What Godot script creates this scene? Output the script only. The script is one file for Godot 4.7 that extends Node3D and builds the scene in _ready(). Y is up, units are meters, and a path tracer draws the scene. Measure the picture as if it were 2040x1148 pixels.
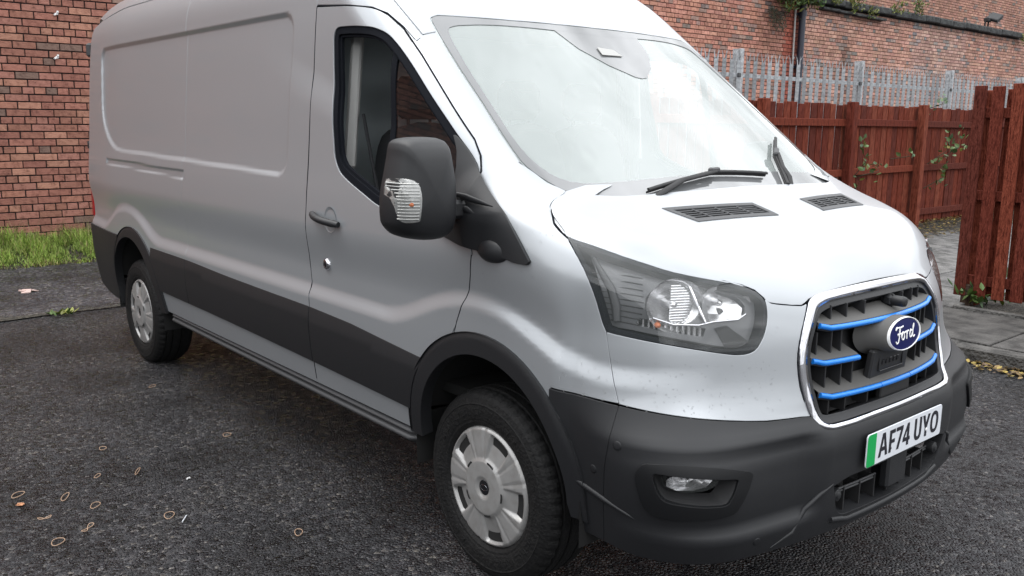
extends Node3D
# World frame: the van stands along z with its nose towards +z; x = 0 is its centre line, z = 0 its front axle, y = 0 the tarmac. Metres.

var rng := RandomNumberGenerator.new()
var M := {}
var van: Node3D
var used := {}

func _ready() -> void:
	# ---- camera
	var cam := Camera3D.new()
	cam.name = "camera"
	cam.fov = 36.27
	cam.near = 0.05
	cam.far = 400.0
	cam.position = Vector3(-2.836, 1.630, 2.3176)
	cam.rotation_degrees = Vector3(-10.6505, -40.3136, 0.5938)
	add_child(cam)
	# ---- sky, exposure
	var we := WorldEnvironment.new()
	we.name = "world_environment"
	var env := Environment.new()
	env.background_mode = Environment.BG_SKY
	env.sky = overcast_sky()
	env.tonemap_mode = Environment.TONE_MAPPER_LINEAR
	env.tonemap_exposure = 1.0
	env.ambient_light_source = Environment.AMBIENT_SOURCE_SKY
	env.sdfgi_enabled = true
	env.ssao_enabled = true
	env.ssil_enabled = true
	we.environment = env
	add_child(we)
	# ---- the sun behind the clouds
	var sun := DirectionalLight3D.new()
	sun.name = "sun"
	sun.light_energy = 0.3
	sun.light_color = Color(1.0, 0.97, 0.93)
	sun.light_angular_distance = 30.0
	sun.shadow_enabled = true
	sun.rotation_degrees = Vector3(-62, 200, 0)
	add_child(sun)

	rng.seed = 4711
	body_tables()
	materials()
	# ---- setting, then things
	build_ground()
	build_walls()
	build_fences()
	build_plants()
	build_van()
	build_litter()


func overcast_sky() -> Sky:
	var w := 1024
	var h := 512
	var cloud := FastNoiseLite.new()
	cloud.seed = 12
	cloud.noise_type = FastNoiseLite.TYPE_SIMPLEX_SMOOTH
	cloud.frequency = 1.0
	cloud.fractal_octaves = 5
	cloud.domain_warp_enabled = true
	cloud.domain_warp_amplitude = 0.35
	cloud.domain_warp_frequency = 0.8
	var im := Image.create(w, h, false, Image.FORMAT_RGBAF)
	for j in h:
		var up := (0.5 - (j + 0.5) / h) * PI
		for i in w:
			var c := Color(0.35, 0.35, 0.34)
			if up > -0.03:
				var az := (i + 0.5) / w * TAU
				var s := maxf(sin(up), 0.0)
				# a cloud deck: the layer is met at a distance that grows towards the horizon
				var k := 1.0 / (s + 0.22)
				var n := cloud.get_noise_3d(cos(az) * cos(up) * k * 1.1, sin(az) * cos(up) * k * 1.1, 3.0)
				var l := 1.55 * (1.0 + 1.45 * s) / 2.45 * maxf(0.35, 1.0 + 1.05 * n)
				l *= SKY_GAIN
				c = Color(l * 0.975, l * 0.995, l * 1.02)
			im.set_pixel(i, j, c)
	var pm := PanoramaSkyMaterial.new()
	pm.panorama = ImageTexture.create_from_image(im)
	var sky := Sky.new()
	sky.sky_material = pm
	return sky

const SKY_GAIN := 2.2

# ------------------------------------------------------------------ names and tags
func numbered(called: String, parent: Node) -> String:
	var key := str(parent.get_instance_id()) + called
	var n = used.get(key, 0)
	used[key] = n + 1
	return called if n == 0 else "%s_%03d" % [called, n]

func thing(called: String, label: String, category: String, at := Vector3.ZERO, group := "") -> Node3D:
	var o := Node3D.new()
	o.name = numbered(called, self)
	add_child(o, true)
	o.position = at
	tag(o, label, category, group)
	return o

func tag(o: Node, label: String, category: String, group := "") -> void:
	o.set_meta("label", label)
	o.set_meta("category", category)
	if group != "":
		o.set_meta("group", group)

func obj(called: String, shape: Shape, m: Material, parent: Node = self, at := Vector3.ZERO) -> MeshInstance3D:
	return put(called, shape.mesh(m), parent, Transform3D(Basis(), at))

func put(called: String, mesh: Mesh, parent: Node = self, xf := Transform3D()) -> MeshInstance3D:
	var o := MeshInstance3D.new()
	o.name = numbered(called, parent)
	o.mesh = mesh
	o.transform = xf
	o.cast_shadow = GeometryInstance3D.SHADOW_CASTING_SETTING_ON
	parent.add_child(o, true)
	return o

func struct(called: String, shape: Shape, m: Material, label := "") -> MeshInstance3D:
	var o := obj(called, shape, m)
	o.set_meta("kind", "structure")
	if label != "":
		o.set_meta("label", label)
	return o

func scatter(called: String, mesh: Mesh, xfs: Array, tints: Array, parent: Node = self) -> MultiMeshInstance3D:
	var mm := MultiMesh.new()
	mm.transform_format = MultiMesh.TRANSFORM_3D
	mm.use_colors = true
	mm.mesh = mesh
	mm.instance_count = xfs.size()
	for i in xfs.size():
		mm.set_instance_transform(i, xfs[i])
		mm.set_instance_color(i, tints[i])
	var o := MultiMeshInstance3D.new()
	o.name = numbered(called, parent)
	o.multimesh = mm
	o.set_meta("kind", "stuff")
	parent.add_child(o, true)
	return o

# ------------------------------------------------------------------ shapes
class Shape:
	var v := PackedVector3Array()
	var n := PackedVector3Array()
	var c := PackedColorArray()
	var col := Color.WHITE

	func tri(a: Vector3, b: Vector3, d: Vector3, na: Vector3, nb: Vector3, nd: Vector3) -> void:
		if (b - a).cross(d - a).dot(na + nb + nd) > 0.0:   # clockwise from outside
			v.append(a); v.append(d); v.append(b)
			n.append(na); n.append(nd); n.append(nb)
		else:
			v.append(a); v.append(b); v.append(d)
			n.append(na); n.append(nb); n.append(nd)
		c.append(col); c.append(col); c.append(col)

	func quad(a: Vector3, b: Vector3, d: Vector3, e: Vector3, hint: Vector3) -> void:
		var m := (d - a).cross(e - b).normalized()
		if m.dot(hint) < 0.0:
			m = -m
		tri(a, b, d, m, m, m)
		tri(a, d, e, m, m, m)

	func quad_n(a: Vector3, b: Vector3, d: Vector3, e: Vector3, na: Vector3, nb: Vector3, nd: Vector3, ne: Vector3) -> void:
		tri(a, b, d, na, nb, nd)
		tri(a, d, e, na, nd, ne)

	# a box with chamfered edges
	func box(at: Vector3, size: Vector3, bev := 0.0, bs := Basis()) -> void:
		var s := size * 0.5
		if bev <= 0.0:
			for ax in 3:
				for sg in [-1.0, 1.0]:
					var nn := Vector3.ZERO
					nn[ax] = sg
					var u := Vector3.ZERO
					var w := Vector3.ZERO
					u[(ax + 1) % 3] = s[(ax + 1) % 3]
					w[(ax + 2) % 3] = s[(ax + 2) % 3]
					var o := nn * s[ax]
					quad(at + bs * (o - u - w), at + bs * (o + u - w), at + bs * (o + u + w), at + bs * (o - u + w), bs * nn)
			return
		var i := Vector3(maxf(s.x - bev, 0.0), maxf(s.y - bev, 0.0), maxf(s.z - bev, 0.0))
		for ax in 3:
			var p := (ax + 1) % 3
			var q := (ax + 2) % 3
			for sg in [-1.0, 1.0]:
				var nn := Vector3.ZERO
				nn[ax] = sg
				var k := []
				for e in [[-1, -1], [1, -1], [1, 1], [-1, 1]]:
					var t := Vector3.ZERO
					t[ax] = sg * s[ax]
					t[p] = e[0] * i[p]
					t[q] = e[1] * i[q]
					k.append(at + bs * t)
				quad(k[0], k[1], k[2], k[3], bs * nn)
			# edges that run along ax
			for sp in [-1.0, 1.0]:
				for sq in [-1.0, 1.0]:
					var a := Vector3.ZERO
					a[p] = sp * s[p]; a[q] = sq * i[q]
					var b := Vector3.ZERO
					b[p] = sp * i[p]; b[q] = sq * s[q]
					var along := Vector3.ZERO
					along[ax] = i[ax]
					var nn := Vector3.ZERO
					nn[p] = sp; nn[q] = sq
					quad(at + bs * (a - along), at + bs * (b - along), at + bs * (b + along), at + bs * (a + along), bs * nn)
		for sx in [-1.0, 1.0]:
			for sy in [-1.0, 1.0]:
				for sz in [-1.0, 1.0]:
					var nn := bs * Vector3(sx, sy, sz).normalized()
					tri(at + bs * Vector3(sx * s.x, sy * i.y, sz * i.z), at + bs * Vector3(sx * i.x, sy * s.y, sz * i.z), at + bs * Vector3(sx * i.x, sy * i.y, sz * s.z), nn, nn, nn)

	# a round bar along points; radii one or one per point; squash flattens it across up
	func tube(pts: PackedVector3Array, radii: Array, sides := 8, up := Vector3.UP, squash := 1.0, closed := false) -> void:
		var rings := []
		var count := pts.size()
		for i in count:
			var d: Vector3
			if closed:
				d = (pts[(i + 1) % count] - pts[(i + count - 1) % count]).normalized()
			else:
				d = (pts[mini(i + 1, count - 1)] - pts[maxi(i - 1, 0)]).normalized()
			var x := d.cross(up)
			if x.length() < 0.01:
				x = d.cross(Vector3.RIGHT)
			x = x.normalized()
			var y := x.cross(d).normalized()
			var r: float = radii[mini(i, radii.size() - 1)]
			var ring := []
			for k in sides:
				var a := TAU * k / sides
				var off := x * cos(a) + y * sin(a) * squash
				ring.append([pts[i] + off * r, (x * cos(a) * squash + y * sin(a)).normalized()])
			rings.append(ring)
		for i in (count if closed else count - 1):
			var A: Array = rings[i]
			var B: Array = rings[(i + 1) % count]
			for k in sides:
				var l := (k + 1) % sides
				quad_n(A[k][0], A[l][0], B[l][0], B[k][0], A[k][1], A[l][1], B[l][1], B[k][1])
		if not closed:
			for e in [0, count - 1]:
				var d := (pts[0] - pts[1]).normalized() if e == 0 else (pts[count - 1] - pts[count - 2]).normalized()
				for k in sides:
					tri(pts[e], rings[e][k][0], rings[e][(k + 1) % sides][0], d, d, d)

	# a lathed profile of (radius, along) round the z axis of xf; sharp: flat facets between profile points
	func lathe(prof: PackedVector2Array, segs: int, xf := Transform3D(), sharp := false, inward := false) -> void:
		var pn := PackedVector2Array()
		for i in prof.size():
			var a := prof[maxi(i - 1, 0)]
			var b := prof[mini(i + 1, prof.size() - 1)]
			pn.append(Vector2(b.y - a.y, -(b.x - a.x)).normalized() * (-1.0 if inward else 1.0))
		for s in segs:
			var a0 := TAU * s / segs
			var a1 := TAU * (s + 1) / segs
			for i in prof.size() - 1:
				var p := prof[i]
				var q := prof[i + 1]
				var np := pn[i]
				var nq := pn[i + 1]
				if sharp:
					np = Vector2(q.y - p.y, -(q.x - p.x)).normalized() * (-1.0 if inward else 1.0)
					nq = np
				var A := xf * Vector3(p.x * cos(a0), p.x * sin(a0), p.y)
				var B := xf * Vector3(p.x * cos(a1), p.x * sin(a1), p.y)
				var D := xf * Vector3(q.x * cos(a1), q.x * sin(a1), q.y)
				var E := xf * Vector3(q.x * cos(a0), q.x * sin(a0), q.y)
				var bs := xf.basis.orthonormalized()
				var nA := bs * Vector3(np.x * cos(a0), np.x * sin(a0), np.y)
				var nB := bs * Vector3(np.x * cos(a1), np.x * sin(a1), np.y)
				var nD := bs * Vector3(nq.x * cos(a1), nq.x * sin(a1), nq.y)
				var nE := bs * Vector3(nq.x * cos(a0), nq.x * sin(a0), nq.y)
				if p.x > 1e-6:
					tri(A, B, D, nA, nB, nD)
				if q.x > 1e-6:
					tri(A, D, E, nA, nD, nE)

	# a flat outline pushed from z = 0 to z = depth, placed by xf
	func prism(poly: PackedVector2Array, depth: float, xf := Transform3D(), bev := 0.0) -> void:
		var idx := Geometry2D.triangulate_polygon(poly)
		var top := poly
		var bs := xf.basis.orthonormalized()
		var cl := Geometry2D.is_polygon_clockwise(poly)
		if bev > 0.0:
			var o := PackedVector2Array()
			for i in poly.size():
				var a := poly[(i + poly.size() - 1) % poly.size()]
				var b := poly[i]
				var d := poly[(i + 1) % poly.size()]
				var m := ((b - a).normalized().orthogonal() + (d - b).normalized().orthogonal()).normalized() * (-bev if cl else bev)
				o.append(b - m)
			var t1 := o
			if Geometry2D.triangulate_polygon(t1).size() == idx.size():
				top = t1
		for t in range(0, idx.size(), 3):
			for e in 2:
				var z := 0.0 if e == 0 else depth
				var src := poly if e == 0 else top
				var nn := bs * Vector3(0, 0, (-1.0 if e == 0 else 1.0) * signf(depth))
				tri(xf * v3(src[idx[t]], z), xf * v3(src[idx[t + 1]], z), xf * v3(src[idx[t + 2]], z), nn, nn, nn)
		for i in poly.size():
			var j := (i + 1) % poly.size()
			var e := poly[j] - poly[i]
			var o2 := Vector2(e.y, -e.x).normalized() * (-1.0 if cl else 1.0)
			var hint := bs * Vector3(o2.x, o2.y, 0)
			var zz := depth - (bev * signf(depth) if bev > 0.0 else 0.0)
			quad(xf * v3(poly[i], 0), xf * v3(poly[j], 0), xf * v3(poly[j], zz), xf * v3(poly[i], zz), hint)
			if bev > 0.0:
				quad(xf * v3(poly[i], zz), xf * v3(poly[j], zz), xf * v3(top[j], depth), xf * v3(top[i], depth), hint + bs * Vector3(0, 0, signf(depth)))

	static func v3(p: Vector2, z: float) -> Vector3:
		return Vector3(p.x, p.y, z)

	# rows of points joined to a smooth sheet; hint: a point on the inner side
	func sheet(rows: Array, inner: Vector3, wrap := false, toward := false) -> void:
		var R := rows.size()
		var K: int = rows[0].size()
		var nn := []
		for i in R:
			var line := []
			for k in K:
				var a: Vector3 = rows[mini(i + 1, R - 1)][k] - rows[maxi(i - 1, 0)][k]
				var k1 := (k + 1) % K if wrap else mini(k + 1, K - 1)
				var k0 := (k + K - 1) % K if wrap else maxi(k - 1, 0)
				var b: Vector3 = rows[i][k1] - rows[i][k0]
				var m := a.cross(b).normalized()
				if (m.dot(rows[i][k] - inner) < 0.0) != toward:
					m = -m
				line.append(m)
			nn.append(line)
		for i in R - 1:
			for k in (K if wrap else K - 1):
				var l := (k + 1) % K
				quad_n(rows[i][k], rows[i][l], rows[i + 1][l], rows[i + 1][k], nn[i][k], nn[i][l], nn[i + 1][l], nn[i + 1][k])

	func add(o: Shape, xf := Transform3D()) -> void:
		var bs := xf.basis.orthonormalized()
		var flip := xf.basis.determinant() < 0.0
		for i in range(0, o.v.size(), 3):
			for k in [0, 2, 1] if flip else [0, 1, 2]:
				v.append(xf * o.v[i + k])
				n.append((bs * o.n[i + k]).normalized())
				c.append(o.c[i + k])

	func mirrored() -> Shape:
		var r := Shape.new()
		for i in range(0, v.size(), 3):
			for k in [0, 2, 1]:
				r.v.append(v[i + k] * Vector3(-1, 1, 1))
				r.n.append(n[i + k] * Vector3(-1, 1, 1))
				r.c.append(c[i + k])
		return r

	func mesh(m: Material) -> ArrayMesh:
		var a := []
		a.resize(Mesh.ARRAY_MAX)
		a[Mesh.ARRAY_VERTEX] = v
		a[Mesh.ARRAY_NORMAL] = n
		a[Mesh.ARRAY_COLOR] = c
		var r := ArrayMesh.new()
		r.add_surface_from_arrays(Mesh.PRIMITIVE_TRIANGLES, a)
		r.surface_set_material(0, m)
		return r

func pv(a: Array) -> PackedVector2Array:
	var r := PackedVector2Array()
	for i in range(0, a.size(), 2):
		r.append(Vector2(a[i], a[i + 1]))
	return r

# a closed outline rounded through its points; corners sharper than `keep` degrees stay
func smooth(p: PackedVector2Array, sub := 4, keep := 50.0) -> PackedVector2Array:
	var r := PackedVector2Array()
	var n := p.size()
	var sharp := []
	for i in n:
		var a := (p[i] - p[(i + n - 1) % n]).normalized()
		var b := (p[(i + 1) % n] - p[i]).normalized()
		sharp.append(absf(rad_to_deg(a.angle_to(b))) > keep)
	for i in n:
		var p1 := p[i]
		var p2 := p[(i + 1) % n]
		var p0 := p1 - (p2 - p1) if sharp[i] else p[(i + n - 1) % n]
		var p3 := p2 + (p2 - p1) if sharp[(i + 1) % n] else p[(i + 2) % n]
		var L := p1.distance_to(p2)
		var m1 := (p2 - p0) / maxf(p0.distance_to(p2), 1e-6) * L
		var m2 := (p3 - p1) / maxf(p1.distance_to(p3), 1e-6) * L
		for s in sub:
			var t := float(s) / sub
			var t2 := t * t
			var t3 := t2 * t
			r.append(p1 * (2 * t3 - 3 * t2 + 1) + m1 * (t3 - 2 * t2 + t) + p2 * (3 * t2 - 2 * t3) + m2 * (t3 - t2))
	return r

func arc(c: Vector2, r: float, a0: float, a1: float, k: int) -> PackedVector2Array:
	var o := PackedVector2Array()
	for i in k + 1:
		var a := deg_to_rad(lerpf(a0, a1, float(i) / k))
		o.append(c + Vector2(cos(a), sin(a)) * r)
	return o

# ------------------------------------------------------------------ materials
func lin(r: float, g: float, b: float) -> Color:
	return Color(r, g, b).linear_to_srgb()

func mat(c: Color, rough: float, metal := 0.0, spec := 0.5) -> StandardMaterial3D:
	var m := StandardMaterial3D.new()
	m.albedo_color = c
	m.roughness = rough
	m.metallic = metal
	m.metallic_specular = spec
	m.vertex_color_use_as_albedo = true
	return m

func noise(seed_: int, freq: float, type := FastNoiseLite.TYPE_SIMPLEX_SMOOTH, oct := 4) -> FastNoiseLite:
	var f := FastNoiseLite.new()
	f.seed = seed_
	f.noise_type = type
	f.frequency = freq
	f.fractal_octaves = oct
	return f

func ramp(stops: Array) -> Gradient:
	var g := Gradient.new()
	var o := PackedFloat32Array()
	var c := PackedColorArray()
	for s in stops:
		o.append(s[0])
		c.append(s[1])
	g.offsets = o
	g.colors = c
	return g

func ntex(f: FastNoiseLite, size: int, g: Gradient = null, normal := false, bump := 8.0) -> NoiseTexture2D:
	var t := NoiseTexture2D.new()
	t.width = size
	t.height = size
	t.seamless = true
	t.noise = f
	t.generate_mipmaps = false
	if g:
		t.color_ramp = g
	if normal:
		t.as_normal_map = true
		t.bump_strength = bump
	return t

func tri_world(m: StandardMaterial3D, metres: float) -> void:
	m.uv1_triplanar = true
	m.uv1_world_triplanar = true
	m.uv1_scale = Vector3.ONE / metres

func gray(v: float) -> Color:
	return Color(v, v, v)

func materials() -> void:
	# paint: metallic silver under clear lacquer
	var p := mat(lin(0.350, 0.366, 0.384), 0.36, 0.44)
	p.clearcoat_enabled = true
	p.clearcoat = 0.45
	p.clearcoat_roughness = 0.06
	M.paint = p
	var fine := noise(3, 0.35, FastNoiseLite.TYPE_SIMPLEX, 2)
	var grain_n := ntex(fine, 256, null, true, 2.0)
	# grained black plastic
	var k := mat(lin(0.0125, 0.013, 0.0148), 0.50, 0.0, 0.45)
	M.bezel_black = mat(lin(0.0065, 0.0068, 0.0078), 0.5, 0.0, 0.35)
	k.normal_enabled = true
	k.normal_texture = grain_n
	k.normal_scale = 0.35
	tri_world(k, 0.12)
	M.plastic = k
	M.dark = mat(lin(0.012, 0.012, 0.013), 0.7)
	M.gloss_black = mat(lin(0.010, 0.010, 0.012), 0.12)
	M.grey_plastic = mat(lin(0.055, 0.056, 0.059), 0.55, 0.0, 0.42)
	M.rib = mat(lin(0.020, 0.020, 0.021), 0.6, 0.0, 0.4)
	M.bezel = mat(lin(0.085, 0.087, 0.092), 0.28, 0.1)
	M.lamp_housing = mat(lin(0.030, 0.031, 0.034), 0.25)
	M.shelf = mat(lin(0.085, 0.083, 0.080), 0.65, 0.0, 0.4)
	M.rubber_and_gap_shade = mat(lin(0.006, 0.007, 0.010), 0.8, 0.0, 0.2)  # window and lamp rubber; also the black that paints shade into panel gaps
	var ty := mat(lin(0.0095, 0.0095, 0.010), 0.7, 0.0, 0.4)
	ty.normal_enabled = true
	ty.normal_texture = ntex(noise(31, 0.05, FastNoiseLite.TYPE_SIMPLEX, 4), 256, null, true, 5.0)
	ty.normal_scale = 0.5
	ty.albedo_texture = ntex(noise(32, 0.02, FastNoiseLite.TYPE_SIMPLEX, 5), 256, ramp([[0.0, gray(0.55)], [0.55, gray(0.8)], [1.0, Color(1.0, 0.97, 0.92)]]))
	tri_world(ty, 0.25)
	M.tyre = ty
	var wc := mat(lin(0.36, 0.355, 0.35), 0.36, 0.4)
	wc.albedo_texture = ntex(noise(41, 0.03, FastNoiseLite.TYPE_SIMPLEX, 5), 256, ramp([[0.0, Color(0.90, 0.895, 0.885)], [0.5, gray(0.97)], [1.0, gray(1.0)]]))
	tri_world(wc, 0.5)
	M.wheel = wc
	M.chrome = mat(lin(0.58, 0.58, 0.61), 0.07, 1.0)
	M.reflector = mat(lin(0.72, 0.72, 0.73), 0.20, 0.85)
	M.indicator_back = mat(lin(0.40, 0.40, 0.39), 0.25, 0.6)
	M.blue = mat(lin(0.012, 0.19, 0.66), 0.25, 0.15)
	M.badge_blue = mat(lin(0.005, 0.008, 0.070), 0.3, 0.0, 0.25)
	M.white = mat(lin(0.78, 0.78, 0.78), 0.4)
	M.plate_white = mat(lin(0.62, 0.64, 0.68), 0.35)
	M.plate_green = mat(lin(0.0, 0.32, 0.07), 0.35)
	M.letter = mat(lin(0.008, 0.008, 0.014), 0.4)
	M.amber = mat(lin(0.40, 0.09, 0.01), 0.25)
	var fg := mat(Color(0.03, 0.04, 0.045, 0.40), 0.02)
	fg.transparency = BaseMaterial3D.TRANSPARENCY_ALPHA
	fg.vertex_color_use_as_albedo = false
	M.front_glass = fg
	M.red_lens = mat(lin(0.30, 0.005, 0.01), 0.12)
	var g := mat(Color(0.80, 0.84, 0.83, 0.03), 0.02)
	g.transparency = BaseMaterial3D.TRANSPARENCY_ALPHA
	g.vertex_color_use_as_albedo = false
	M.lens = g
	var sg := mat(Color(0.10, 0.13, 0.13, 0.12), 0.02)
	sg.transparency = BaseMaterial3D.TRANSPARENCY_ALPHA
	sg.vertex_color_use_as_albedo = false
	M.side_glass = sg
	# the windscreen is misted on its inside
	var ws := mat(Color(0.92, 0.96, 0.95, 0.28), 0.03)
	ws.transparency = BaseMaterial3D.TRANSPARENCY_ALPHA
	ws.vertex_color_use_as_albedo = false
	ws.metallic_specular = 0.7
	M.screen_glass = ws
	M.frit = mat(lin(0.15, 0.154, 0.158), 0.05, 0.0, 0.7)
	M.fabric = mat(lin(0.022, 0.023, 0.026), 0.9)
	M.trim_light = mat(lin(0.34, 0.34, 0.33), 0.7)
	M.bulkhead = mat(lin(0.30, 0.34, 0.35), 0.7)
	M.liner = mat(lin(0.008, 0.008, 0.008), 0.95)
	M.drop = drop_material()
	# brick: one colour per brick, with a fired grain on it
	var b := mat(Color.WHITE, 0.88)
	b.albedo_texture = ntex(noise(51, 0.018, FastNoiseLite.TYPE_SIMPLEX, 6), 512, ramp([[0.0, Color(0.62, 0.58, 0.57)], [0.25, Color(0.88, 0.86, 0.85)], [0.6, Color(0.97, 0.97, 0.97)], [1.0, Color(1.0, 1.0, 0.98)]]))
	b.normal_enabled = true
	b.normal_texture = ntex(noise(52, 0.06, FastNoiseLite.TYPE_SIMPLEX, 5), 512, null, true, 6.0)
	b.normal_scale = 0.35
	tri_world(b, 0.9)
	M.brick = b
	var mo := mat(lin(0.030, 0.019, 0.020), 0.95)
	mo.albedo_texture = ntex(noise(53, 0.03, FastNoiseLite.TYPE_SIMPLEX, 5), 256, ramp([[0.0, gray(0.6)], [1.0, gray(1.0)]]))
	tri_world(mo, 0.6)
	M.mortar = mo
	var cs := mat(lin(0.075, 0.078, 0.08), 0.9)
	cs.albedo_texture = ntex(noise(54, 0.02, FastNoiseLite.TYPE_SIMPLEX, 6), 256, ramp([[0.0, gray(0.45)], [0.6, gray(0.85)], [1.0, Color(0.95, 1.0, 0.92)]]))
	cs.normal_enabled = true
	cs.normal_texture = M.brick.normal_texture
	tri_world(cs, 1.1)
	M.coping = cs
	M.pipe = mat(lin(0.018, 0.020, 0.035), 0.4)
	# galvanised steel
	var ga := mat(lin(0.50, 0.525, 0.55), 0.5, 0.15)
	ga.albedo_texture = ntex(noise(61, 0.03, FastNoiseLite.TYPE_SIMPLEX, 4), 256, ramp([[0.0, gray(0.68)], [1.0, gray(1.0)]]))
	tri_world(ga, 0.4)
	M.galvanised = ga
	# stained timber: long grain along y
	var wd := mat(Color.WHITE, 0.85, 0.0, 0.22)
	wd.albedo_texture = ntex(noise(71, 0.02, FastNoiseLite.TYPE_SIMPLEX, 5), 512, ramp([[0.0, Color(0.48, 0.40, 0.40)], [0.4, Color(0.82, 0.78, 0.77)], [1.0, Color(1.0, 1.0, 1.0)]]))
	wd.normal_enabled = true
	wd.normal_texture = ntex(noise(72, 0.06, FastNoiseLite.TYPE_SIMPLEX, 4), 512, null, true, 5.0)
	wd.normal_scale = 0.5
	wd.uv1_triplanar = true
	wd.uv1_world_triplanar = true
	wd.uv1_scale = Vector3(4.5, 0.5, 4.5)
	M.timber = wd
	# leaves and grass: the tint comes with each copy
	var lf := mat(Color.WHITE, 0.55)
	lf.cull_mode = BaseMaterial3D.CULL_DISABLED
	lf.backlight_enabled = true
	lf.backlight = Color(0.35, 0.45, 0.2)
	M.leaf = lf
	var gr := mat(Color.WHITE, 0.7)
	gr.cull_mode = BaseMaterial3D.CULL_DISABLED
	gr.backlight_enabled = true
	gr.backlight = Color(0.3, 0.4, 0.15)
	M.grass = gr
	M.stem = mat(lin(0.06, 0.05, 0.03), 0.85)
	M.soil = soil_material()
	M.tarmac = tarmac_material(false)
	M.old_tarmac = tarmac_material(true)
	var kb := mat(lin(0.115, 0.110, 0.104), 0.85)
	kb.albedo_texture = ntex(noise(91, 0.012, FastNoiseLite.TYPE_SIMPLEX, 6), 512, ramp([[0.0, gray(0.5)], [0.5, gray(0.82)], [1.0, gray(1.0)]]))
	kb.normal_enabled = true
	kb.normal_texture = ntex(noise(92, 0.09, FastNoiseLite.TYPE_SIMPLEX, 4), 512, null, true, 6.0)
	kb.normal_scale = 0.6
	tri_world(kb, 1.6)
	M.concrete = kb
	M.band = mat(lin(0.30, 0.20, 0.135), 0.55)
	M.straw = mat(lin(0.6, 0.62, 0.66), 0.4)

func drop_material() -> StandardMaterial3D:
	var m := mat(Color(1, 1, 1, 0.05), 0.03)
	m.vertex_color_use_as_albedo = false
	m.refraction_enabled = true
	m.refraction_scale = 0.033
	return m

func soil_material() -> StandardMaterial3D:
	var m := mat(lin(0.09, 0.075, 0.058), 0.95)
	m.albedo_texture = ntex(noise(81, 0.03, FastNoiseLite.TYPE_SIMPLEX, 5), 256, ramp([[0.0, gray(0.4)], [1.0, gray(1.0)]]))
	m.normal_enabled = true
	m.normal_texture = ntex(noise(82, 0.08, FastNoiseLite.TYPE_SIMPLEX, 4), 256, null, true, 10.0)
	tri_world(m, 0.5)
	return m

# chippings set in bitumen, wet: a cell pattern for the stones, broad patches that hold more water
func tarmac_material(old: bool) -> StandardMaterial3D:
	var m := mat(lin(1.0, 1.0, 1.0), 0.5)
	var cell := FastNoiseLite.new()
	cell.seed = 5 if old else 6
	cell.noise_type = FastNoiseLite.TYPE_CELLULAR
	cell.frequency = 0.074 if not old else 0.05
	cell.cellular_jitter = 1.0
	cell.cellular_distance_function = FastNoiseLite.DISTANCE_EUCLIDEAN
	cell.cellular_return_type = FastNoiseLite.RETURN_CELL_VALUE
	cell.fractal_type = FastNoiseLite.FRACTAL_NONE
	cell.domain_warp_enabled = true
	cell.domain_warp_amplitude = 6.0
	cell.domain_warp_frequency = 0.06
	var edge: FastNoiseLite = cell.duplicate()
	edge.cellular_return_type = FastNoiseLite.RETURN_DISTANCE2_SUB
	var k := 1.0 if not old else 1.7
	m.albedo_texture = ntex(cell, 1024, ramp([[0.0, lin(0.0074 * k, 0.0076 * k, 0.0103 * k)], [0.35, lin(0.0185 * k, 0.0194 * k, 0.0235 * k)], [0.75, lin(0.0392 * k, 0.0398 * k, 0.0455 * k)], [0.93, lin(0.0762 * k, 0.0746 * k, 0.0779 * k)], [1.0, lin(0.17, 0.16, 0.145)]]))
	m.normal_enabled = true
	m.normal_texture = ntex(edge, 1024, null, true, 22.0 if not old else 12.0)
	m.normal_scale = 1.0
	m.roughness_texture = ntex(cell, 512, ramp([[0.0, gray(0.22)], [0.5, gray(0.42)], [1.0, gray(0.66)]]))
	m.roughness = 1.0 if old else 0.95
	tri_world(m, 1.1)
	m.detail_enabled = true
	m.detail_blend_mode = BaseMaterial3D.BLEND_MODE_MUL
	m.detail_uv_layer = BaseMaterial3D.DETAIL_UV_2
	m.detail_albedo = ntex(noise(9, 0.006, FastNoiseLite.TYPE_SIMPLEX, 6), 1024, ramp([[0.0, Color(0.50, 0.50, 0.53)], [0.35, Color(0.78, 0.78, 0.79)], [0.6, Color(0.97, 0.96, 0.96)], [1.0, Color(1.0, 0.98, 0.94)]]))
	m.uv2_triplanar = true
	m.uv2_world_triplanar = true
	m.uv2_scale = Vector3.ONE / 7.0
	return m

# ------------------------------------------------------------------ the van's outer surface
# body() is below zero inside the van. Side, nose, bonnet, windscreen and roof are separate surfaces that are
# blended into each other; every panel is an outline laid on that one surface.
var t_side := PackedFloat32Array()
var t_nose := PackedFloat32Array()
var t_bow := PackedFloat32Array()
var rec_e := []

func herm_table(X: Array, Y: Array, from: float, step: float, count: int) -> PackedFloat32Array:
	var n := X.size()
	var m := []
	for i in n:
		if i == 0:
			m.append((Y[1] - Y[0]) / (X[1] - X[0]))
		elif i == n - 1:
			m.append((Y[n - 1] - Y[n - 2]) / (X[n - 1] - X[n - 2]))
		else:
			var hs: float = X[i] - X[i - 1]
			var hd: float = X[i + 1] - X[i]
			m.append((hs * hs * Y[i + 1] + (hd * hd - hs * hs) * Y[i] - hd * hd * Y[i - 1]) / (hs * hd * (hd + hs)))
	var r := PackedFloat32Array()
	for k in count:
		var x := from + k * step
		var i := 0
		while i < n - 2 and x > X[i + 1]:
			i += 1
		var h: float = X[i + 1] - X[i]
		var t := clampf((x - X[i]) / h, 0.0, 1.0)
		r.append(Y[i] * (1 + 2 * t) * (1 - t) * (1 - t) + m[i] * h * t * (1 - t) * (1 - t) + Y[i + 1] * t * t * (3 - 2 * t) + m[i + 1] * h * t * t * (t - 1))
	return r

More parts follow.
